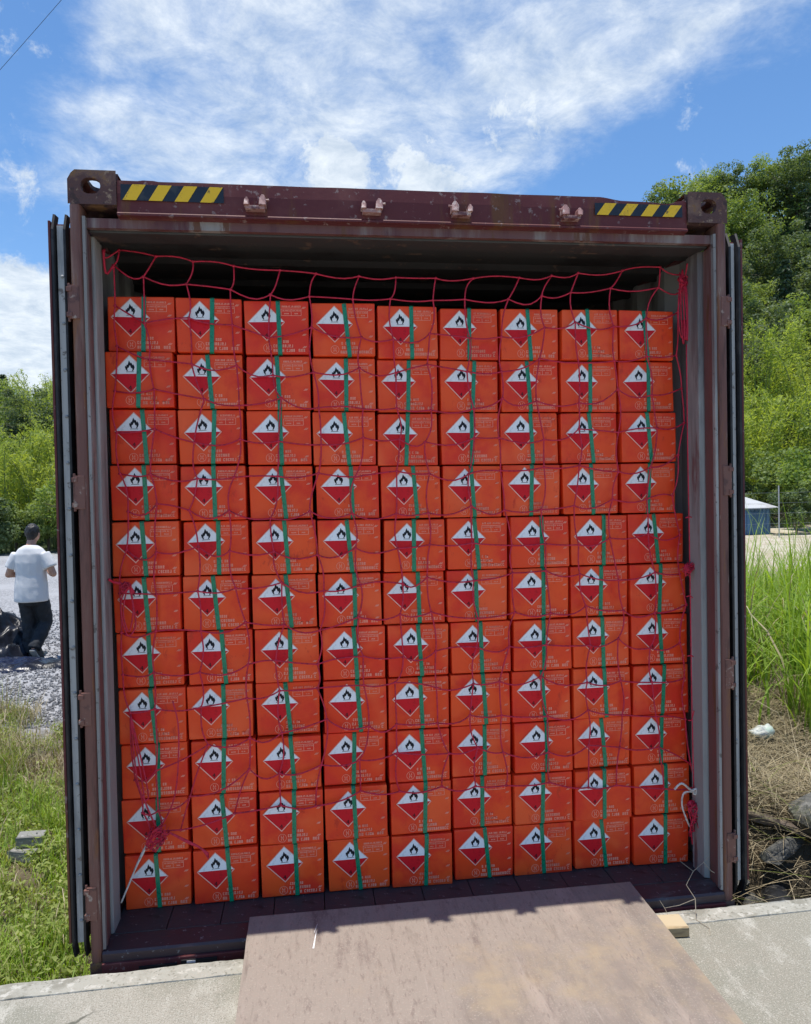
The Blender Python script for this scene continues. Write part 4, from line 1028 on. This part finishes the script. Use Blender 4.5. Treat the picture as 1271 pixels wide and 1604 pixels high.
def sheet(name, mat, loc, sx, sy, h, seed, label, cat):
    n, m_ = 56, 44; b = MB(); V = []
    for j in range(m_+1):
        for i in range(n+1):
            u, v = i/n*2-1, j/m_*2-1; r = max(0, 1-(abs(u)**2.4+abs(v)**2.4))
            p = Vector((u*sx*1.4+seed, v*sy*1.4, 0)); z = h*r**.5*(.6+.45*mnoise.noise(p*1.6))+.42*h*(.5-abs(mnoise.noise(p*2.6+Vector((0, 0, 4)))))*r**.4+.2*h*(.4-abs(mnoise.noise(p*6.5)))*r**.4
            rag = 1+.12*mnoise.noise((math.atan2(v, u)*1.7, seed, 0))
            V.append((u*sx*rag, v*sy*rag, max(z, .004)))
    F = [(j*(n+1)+i, j*(n+1)+i+1, (j+1)*(n+1)+i+1, (j+1)*(n+1)+i) for j in range(m_) for i in range(n)]
    F = [f for f in F if max((V[q][0]/sx)**4+(V[q][1]/sy)**4 for q in f) < 1.35]
    b.add(V, F); o = b.build(name, mat, smooth=True, loc=loc); return tag(o, label, cat)
sheet('plastic_sheet_heap', tarp_m, (-4.72, 7.75, gz(-4.7, 7.7)-.02), .62, .55, .62, 3.3, 'heap of crumpled shiny black plastic sheet left of the person', 'plastic sheet')
sheet('plastic_sheet_heap', navy_m, (-4.28, 7.12, gz(-4.3, 7.1)-.015), .62, .32, .15, 8.1, 'low crumpled navy plastic sheet in front of the person', 'plastic sheet')
sheet('plastic_sheet_heap', tarp_m, (-3.62, 7.2, gz(-3.6, 7.2)-.01), .36, .3, .12, 5.7, 'flat black plastic sheet between the person and the left door', 'plastic sheet')
def bag():
    b = MB(); b.ball((0, 0, .06), .075, seg=28, rings=18, sc=(1.2, .8, .6)); b.v = [tuple(Vector(p)*(1+.22*mnoise.noise(Vector(p)*16)+.12*mnoise.noise(Vector(p)*40))) for p in b.v]
    x, y = 2.62, 1.95; o = b.build('plastic_bag', bag_m, smooth=True, loc=(x, y, gz(x, y)+.0)); tag(o, 'crumpled white plastic bag lying on straw beside the right door', 'plastic bag')
    x, y = 2.0, .86; p = MB(); n = 18
    prof = [(.075, 0), (.075, .35), (.064, .35), (.064, 0)]
    rings = [[(r*math.cos(6.2832*j/n), -l, r*math.sin(6.2832*j/n)) for j in range(n)] for r, l in ((.075, -.3), (.075, .12), (.066, .12), (.066, -.28))]
    p.loft(rings); o = p.build('drain_pipe', pipe_m, smooth=False, loc=(x, y, gz(x, y)+.12)); o.location.z += .07; o.rotation_euler = (R(-8), 0, R(-25)); tag(o, 'short black drain pipe poking out between the ditch stones', 'pipe')
bag()
def plank():
    b = MB(); n = 10
    rings = [[(-.36+.72*i/n, y+.004*mnoise.noise((i*.7, 3, 0)), z+.005*mnoise.noise((i*.9, y*40, z*40))) for y, z in ((-.035, 0), (.035, 0), (.035, .03), (-.035, .03))] for i in range(n+1)]
    b.loft(rings); o = b.build('old_plank', old_wood, loc=(2.12, 1.17, gz(2.12, 1.17)+.05)); o.rotation_euler = (0, R(7), R(-38)); tag(o, 'weathered dark plank lying aslant on the straw above the ditch', 'plank')
plank()
def weed_plant(loc, n, s_, label, seed=1):
    rng = np.random.default_rng(seed); t = thing('weed_plant', label, 'weed', loc); b = MB(); pts = [(0, 0, -.03), (.01*s_, 0, .5*s_), (.03*s_, .02*s_, s_)]; b.tube(pts, [.004, .003, .0015], 5); b.build('stem', culm_m, t)
    for k in range(n):
        f = .3+.7*k/n; a = k*2.4; L_ = s_*.42*(1.15-.5*f); m_ = MB()
        d = Vector((math.cos(a), math.sin(a), 0)); sd_ = Vector((-d.y, d.x, 0))*L_*.17; o_ = Vector((.03*s_*f, .02*s_*f, s_*f))
        c1, c2 = o_+d*L_*.5+Vector((0, 0, L_*.3)), o_+d*L_+Vector((0, 0, L_*.16))
        m_.add([o_, c1-sd_, c2, c1+sd_, c1-Vector((0, 0, L_*.04))], [(0, 1, 4), (1, 2, 4), (2, 3, 4), (3, 0, 4)]); m_.build('leaf', grass_m, t)
weed_plant((2.0, .55, gz(2.0, .55)+.16), 11, .16, 'small bright weed growing out of the dark ditch stones', 3)
weed_plant((-2.35, .45, gz(-2.35, .45)), 14, .34, 'leafy weed standing in the grass near the dock corner', 4)
weed_plant((-2.0, .8, gz(-2.0, .8)), 12, .26, 'smaller leafy weed in the grass beside the left door', 5)
def twig():
    t = MB(); o = Vector((.985, -.06, DZ+.006))
    def br(pts, r): t.tube([Vector(p) for p in pts], [r*.62*(1-.5*i/len(pts)) for i in range(len(pts))], 5)
    br([(1.0, -.1, DZ+.004), (1.02, -.06, DZ+.06), (1.0, -.03, DZ+.1), (1.04, -.01, DZ+.14), (1.1, .02, DZ+.155), (1.13, .03, DZ+.17)], .0028)
    br([(1.02, -.06, DZ+.06), (.96, -.05, DZ+.035), (.9, -.05, DZ+.03)], .002); br([(1.04, -.01, DZ+.14), (1.0, .02, DZ+.17)], .0016)
    br([(1.1, .02, DZ+.155), (1.12, .0, DZ+.13), (1.135, .0, DZ+.12)], .003); br([(1.0, -.1, DZ+.004), (1.02, -.16, DZ+.004), (1.0, -.2, DZ+.003)], .002)
    br([(.9, -.05, DZ+.03), (.89, -.03, DZ+.05)], .0016); br([(.9, -.05, DZ+.03), (.905, -.08, DZ+.004)], .002)
    b = t.build('dry_twig', twig_m); tag(b, 'dry pale branching twig at the right end of the sill', 'twig')
twig()

# ------------------------------------------------------------------ shed and wire fence beyond the grass
def shed():
    x0, y0 = 15.3, 24.0; z = gz(x0+1, y0+1); t = thing('blue_shed', 'small blue sheet shed with pale roof beyond the tall grass', 'shed', (x0, y0, z-.05)); w, d, h = 2.25, 1.9, 1.0
    for (ax, n) in (('f', 14), ('b', 14), ('l', 11), ('r', 11)):
        b = MB(); Ln = w if ax in 'fb' else d
        for i in range(n):
            a, c = Ln*i/n, Ln*(i+1)/n; m1 = (a+c)/2
            for (p, q, dp, dq) in ((a, m1, 0, .04), (m1, c, .04, 0)):
                f = {'f': lambda s_, o: (s_, -o), 'b': lambda s_, o: (s_, d+o), 'l': lambda s_, o: (-o, s_), 'r': lambda s_, o: (w+o, s_)}[ax]
                A, B_ = f(p, dp), f(q, dq); b.quad((*A, 0), (*B_, 0), (*B_, h), (*A, h))
        b.build('wall_sheet', blue_m, t)
    b = MB(); b.add([(-.2, -.3, h+.02), (w+.2, -.3, h+.02), (w+.2, d+.2, h+.45), (-.2, d+.2, h+.45), (-.2, -.3, h+.06), (w+.2, -.3, h+.06), (w+.2, d+.2, h+.49), (-.2, d+.2, h+.49)],
                    [(0, 3, 2, 1), (4, 5, 6, 7), (0, 1, 5, 4), (1, 2, 6, 5), (2, 3, 7, 6), (3, 0, 4, 7)]); b.build('roof', roof_m, t)
    b = MB(); b.box(w*.55, w*.85, -.06, -.045, .02, h*.9); b.build('door', blue_m, t)
shed()
def fence():
    t = thing('wire_fence', 'thin wire fence on pale posts in front of the blue shed', 'fence', (0, 0, 0))
    xs = [12.2, 14.2, 16.2, 18.2, 20.2]; y = 21.5
    for x in xs:
        b = MB(); z = gz(x, y); b.tube([(x, y, z-.2), (x, y, z+1.85)], .022, 8); b.build('post', galv_m, t)
    for h in np.linspace(.5, 1.6, 4):
        b = MB(); b.tube([(x, y-.035, gz(x, y)+h) for x in xs], .0035, 4); b.build('wire', galv_m, t)
fence()
def cable():
    a = CP  # strung high over the yard on the left
    b = MB(); A, B_ = Vector((-6.2, 18, 15.6)), Vector((-16, 19, 6.2)); pts = []
    for k in range(21):
        f = k/20; q = A.lerp(B_, f); q.z -= 1.0*math.sin(math.pi*f)*.5; pts.append(q)
    o = b.tube(pts, .006, 5) or b.build('overhead_cable', gasket_m); tag(o, 'thin dark overhead cable crossing the upper left sky', 'cable')
cable()

# ------------------------------------------------------------------ person seen from behind
def remesh(name, mb, vox, mats, parent, smooth=6, assign=None):
    me = mb.mesh(name+'_src', mats[0]); o = bpy.data.objects.new(name+'_src', me); C.objects.link(o)
    md = o.modifiers.new('r', 'REMESH'); md.mode = 'VOXEL'; md.voxel_size = vox; sm = o.modifiers.new('s', 'SMOOTH'); sm.factor = .5; sm.iterations = smooth
    dg = bpy.context.evaluated_depsgraph_get(); out = bpy.data.meshes.new_from_object(o.evaluated_get(dg)); out.name = name
    bpy.data.objects.remove(o); bpy.data.meshes.remove(me)
    out.materials.clear()
    for m_ in mats: out.materials.append(m_)
    out.polygons.foreach_set('use_smooth', [True]*len(out.polygons)); return link(name, out, parent)
def ell(c, rx, ry, n=14, tilt=0):
    return [(c[0]+rx*math.cos(6.28319*j/n), c[1]+ry*math.sin(6.28319*j/n), c[2]+tilt*math.sin(6.28319*j/n)) for j in range(n)]
def person():
    x, y = -4.1, 7.62
    t = thing('person', 'person in white t-shirt and black trousers seen from behind on the gravel', 'person', (x, y, gz(x, y)+.01), rz=-.12); t.scale = (1.04, 1.04, 1.04)
    b = MB()     # body: one surface
    b.loft([ell((0, -.01, .80), .13, .1), ell((0, -.01, .92), .165, .12), ell((0, 0, 1.06), .145, .105), ell((0, .0, 1.22), .17, .12), ell((0, .005, 1.36), .18, .115), ell((0, .0, 1.43), .12, .085), ell((0, .01, 1.47), .062, .065)])
    b.tube([(0, .005, 1.40), (0, .02, 1.48), (0, .05, 1.54)], [.066, .058, .056], 12)
    b.ball((0, .075, 1.612), .1, seg=18, rings=14, sc=(.79, .97, 1.16)); b.ball((0, .155, 1.57), .05, sc=(.9, .6, 1))      # head, jaw
    b.ball((0, .178, 1.6), .017, sc=(.8, 1, 1.4))                                                                     # nose
    for s_ in (-1, 1):
        b.ball((s_*.082, .065, 1.6), .026, sc=(.42, .7, 1.2)); b.ball((s_*.032, .163, 1.62), .012)
        sh, el, wr = Vector((s_*.175, 0, 1.35)), Vector((s_*.285, -.01, 1.10)), Vector((s_*.12, .26, 1.08))
        b.tube([sh, sh.lerp(el, .5), el], [.05, .05, .042], 10); b.ball(el, .043); b.tube([el, el.lerp(wr, .4), wr], [.042, .04, .027], 10)
        pd = (Vector((s_*.02, .4, 1.16))-wr).normalized(); p = wr+pd*.085
        b.tube([wr, wr+pd*.03, p], [.026, .036, .034], 8)
        for k in range(4):
            o_ = Vector((0, 0, .026-.017*k)); f0 = p+o_; ln = (.03, .034, .031, .024)[k]
            b.tube([f0-pd*.02, f0+pd*ln, f0+pd*ln*1.6+Vector((-s_*.02, 0, 0)), f0+pd*ln*1.3+Vector((-s_*.04, .0, 0))], [.009, .0085, .008, .0065], 6)
        b.tube([wr+pd*.03+Vector((0, 0, .02)), wr+pd*.06+Vector((-s_*.02, 0, .045)), wr+pd*.09+Vector((-s_*.03, 0, .05))], [.011, .01, .008], 6)
    LEGS = [(Vector((-.085, 0, .88)), Vector((-.06, .03, .46)), Vector((-.025, -.03, .09))), (Vector((.09, 0, .88)), Vector((.125, .09, .47)), Vector((.085, -.16, .16)))]
    for hp, kn, an in LEGS:
        b.tube([hp, hp.lerp(kn, .5), kn, kn.lerp(an, .35), an], [.088, .076, .055, .055, .036], 12)
        ft = an+Vector((0, .04, -.05)); b.ball(an, .038); b.tube([an, ft, ft+Vector((0, .12, -.015))], [.037, .04, .028], 8)
    body = remesh('body', b, .0085, [skin_m], t, 4)
    s_ = MB()    # shirt: torso and short sleeves
    s_.loft([ell((.0, -.012, .755), .206, .155), ell((0, -.012, .80), .208, .156), ell((0, -.008, .95), .2, .15), ell((0, -.004, 1.1), .186, .134), ell((0, .0, 1.25), .2, .138), ell((0, .002, 1.36), .2, .125), ell((0, .0, 1.425), .15, .1), ell((0, .008, 1.468), .078, .076)])
    for q in (-1, 1):
        sh, el = Vector((q*.168, 0, 1.36)), Vector((q*.285, -.01, 1.10)); s_.tube([sh, sh.lerp(el, .3), sh.lerp(el, .68)], [.07, .078, .081], 14)
    so_ = remesh('shirt', s_, .010, [shirt_m], t, 5)
    for v in so_.data.vertices:
        c = v.co; v.co = c+v.normal*(.004+.004*mnoise.noise(Vector((c.x*7, c.y*7, c.z*4.5)))+.003*mnoise.noise(Vector((c.x*20+c.z*9, c.y*18, c.z*12))))
    p_ = MB()
    p_.loft([ell((.0, -.005, .70), .14, .11), ell((0, -.01, .78), .17, .12), ell((0, -.01, .9), .165, .118), ell((0, -.005, .96), .155, .115)])
    for hp, kn, an in LEGS: p_.tube([hp+Vector((0, 0, .0)), hp.lerp(kn, .45), kn, kn.lerp(an, .5), an.lerp(kn, .02)], [.1, .1, .086, .082, .074], 16)
    po = remesh('trousers', p_, .011, [pants_m], t, 4)
    for v in po.data.vertices:
        c = v.co; v.co = c+v.normal*(.012*mnoise.noise(Vector((c.x*9, c.y*9, c.z*13)))+.006*mnoise.noise(c*26))
    h = MB(); h.ball((0, .058, 1.637), .108, seg=18, rings=14, sc=(.8, .9, 1.02)); h.ball((0, .016, 1.59), .075, sc=(.86, .7, .95))
    ho = remesh('hair', h, .009, [hair_m], t, 3)
    for v in ho.data.vertices: v.co = v.co+v.normal*(.006*mnoise.noise(v.co*45)+.005*mnoise.noise(v.co*18))
    for q, (hp, kn, an) in enumerate(LEGS):
        m_ = MB(); L_ = .27; pr = [(0, .03), (.02, .038), (.09, .036), (.17, .047), (.24, .04), (.27, .02)]
        def ringset(z0, z1, grow):
            return [[(-(w+grow), yy-.05, z0), (w+grow, yy-.05, z0), (w+grow, yy-.05, z1(yy)), (-(w+grow), yy-.05, z1(yy))] for yy, w in pr]
        m_.loft(ringset(.02, lambda yy: .11-.2*max(0, yy-.05) if yy > .05 else .1, 0)); up_ = m_.build('shoe', shoe_m, t, smooth=True, bevel=.006)
        k = MB(); k.loft(ringset(0, lambda yy: .0195, .003)); sl = k.build('sole', sole_m, up_, bevel=.004)
        up_.location = (an.x, an.y, an.z-.085)
        if q == 1: up_.rotation_euler = (R(-52), 0, R(-8)); up_.location = (an.x, an.y-.02, an.z-.045)
person()
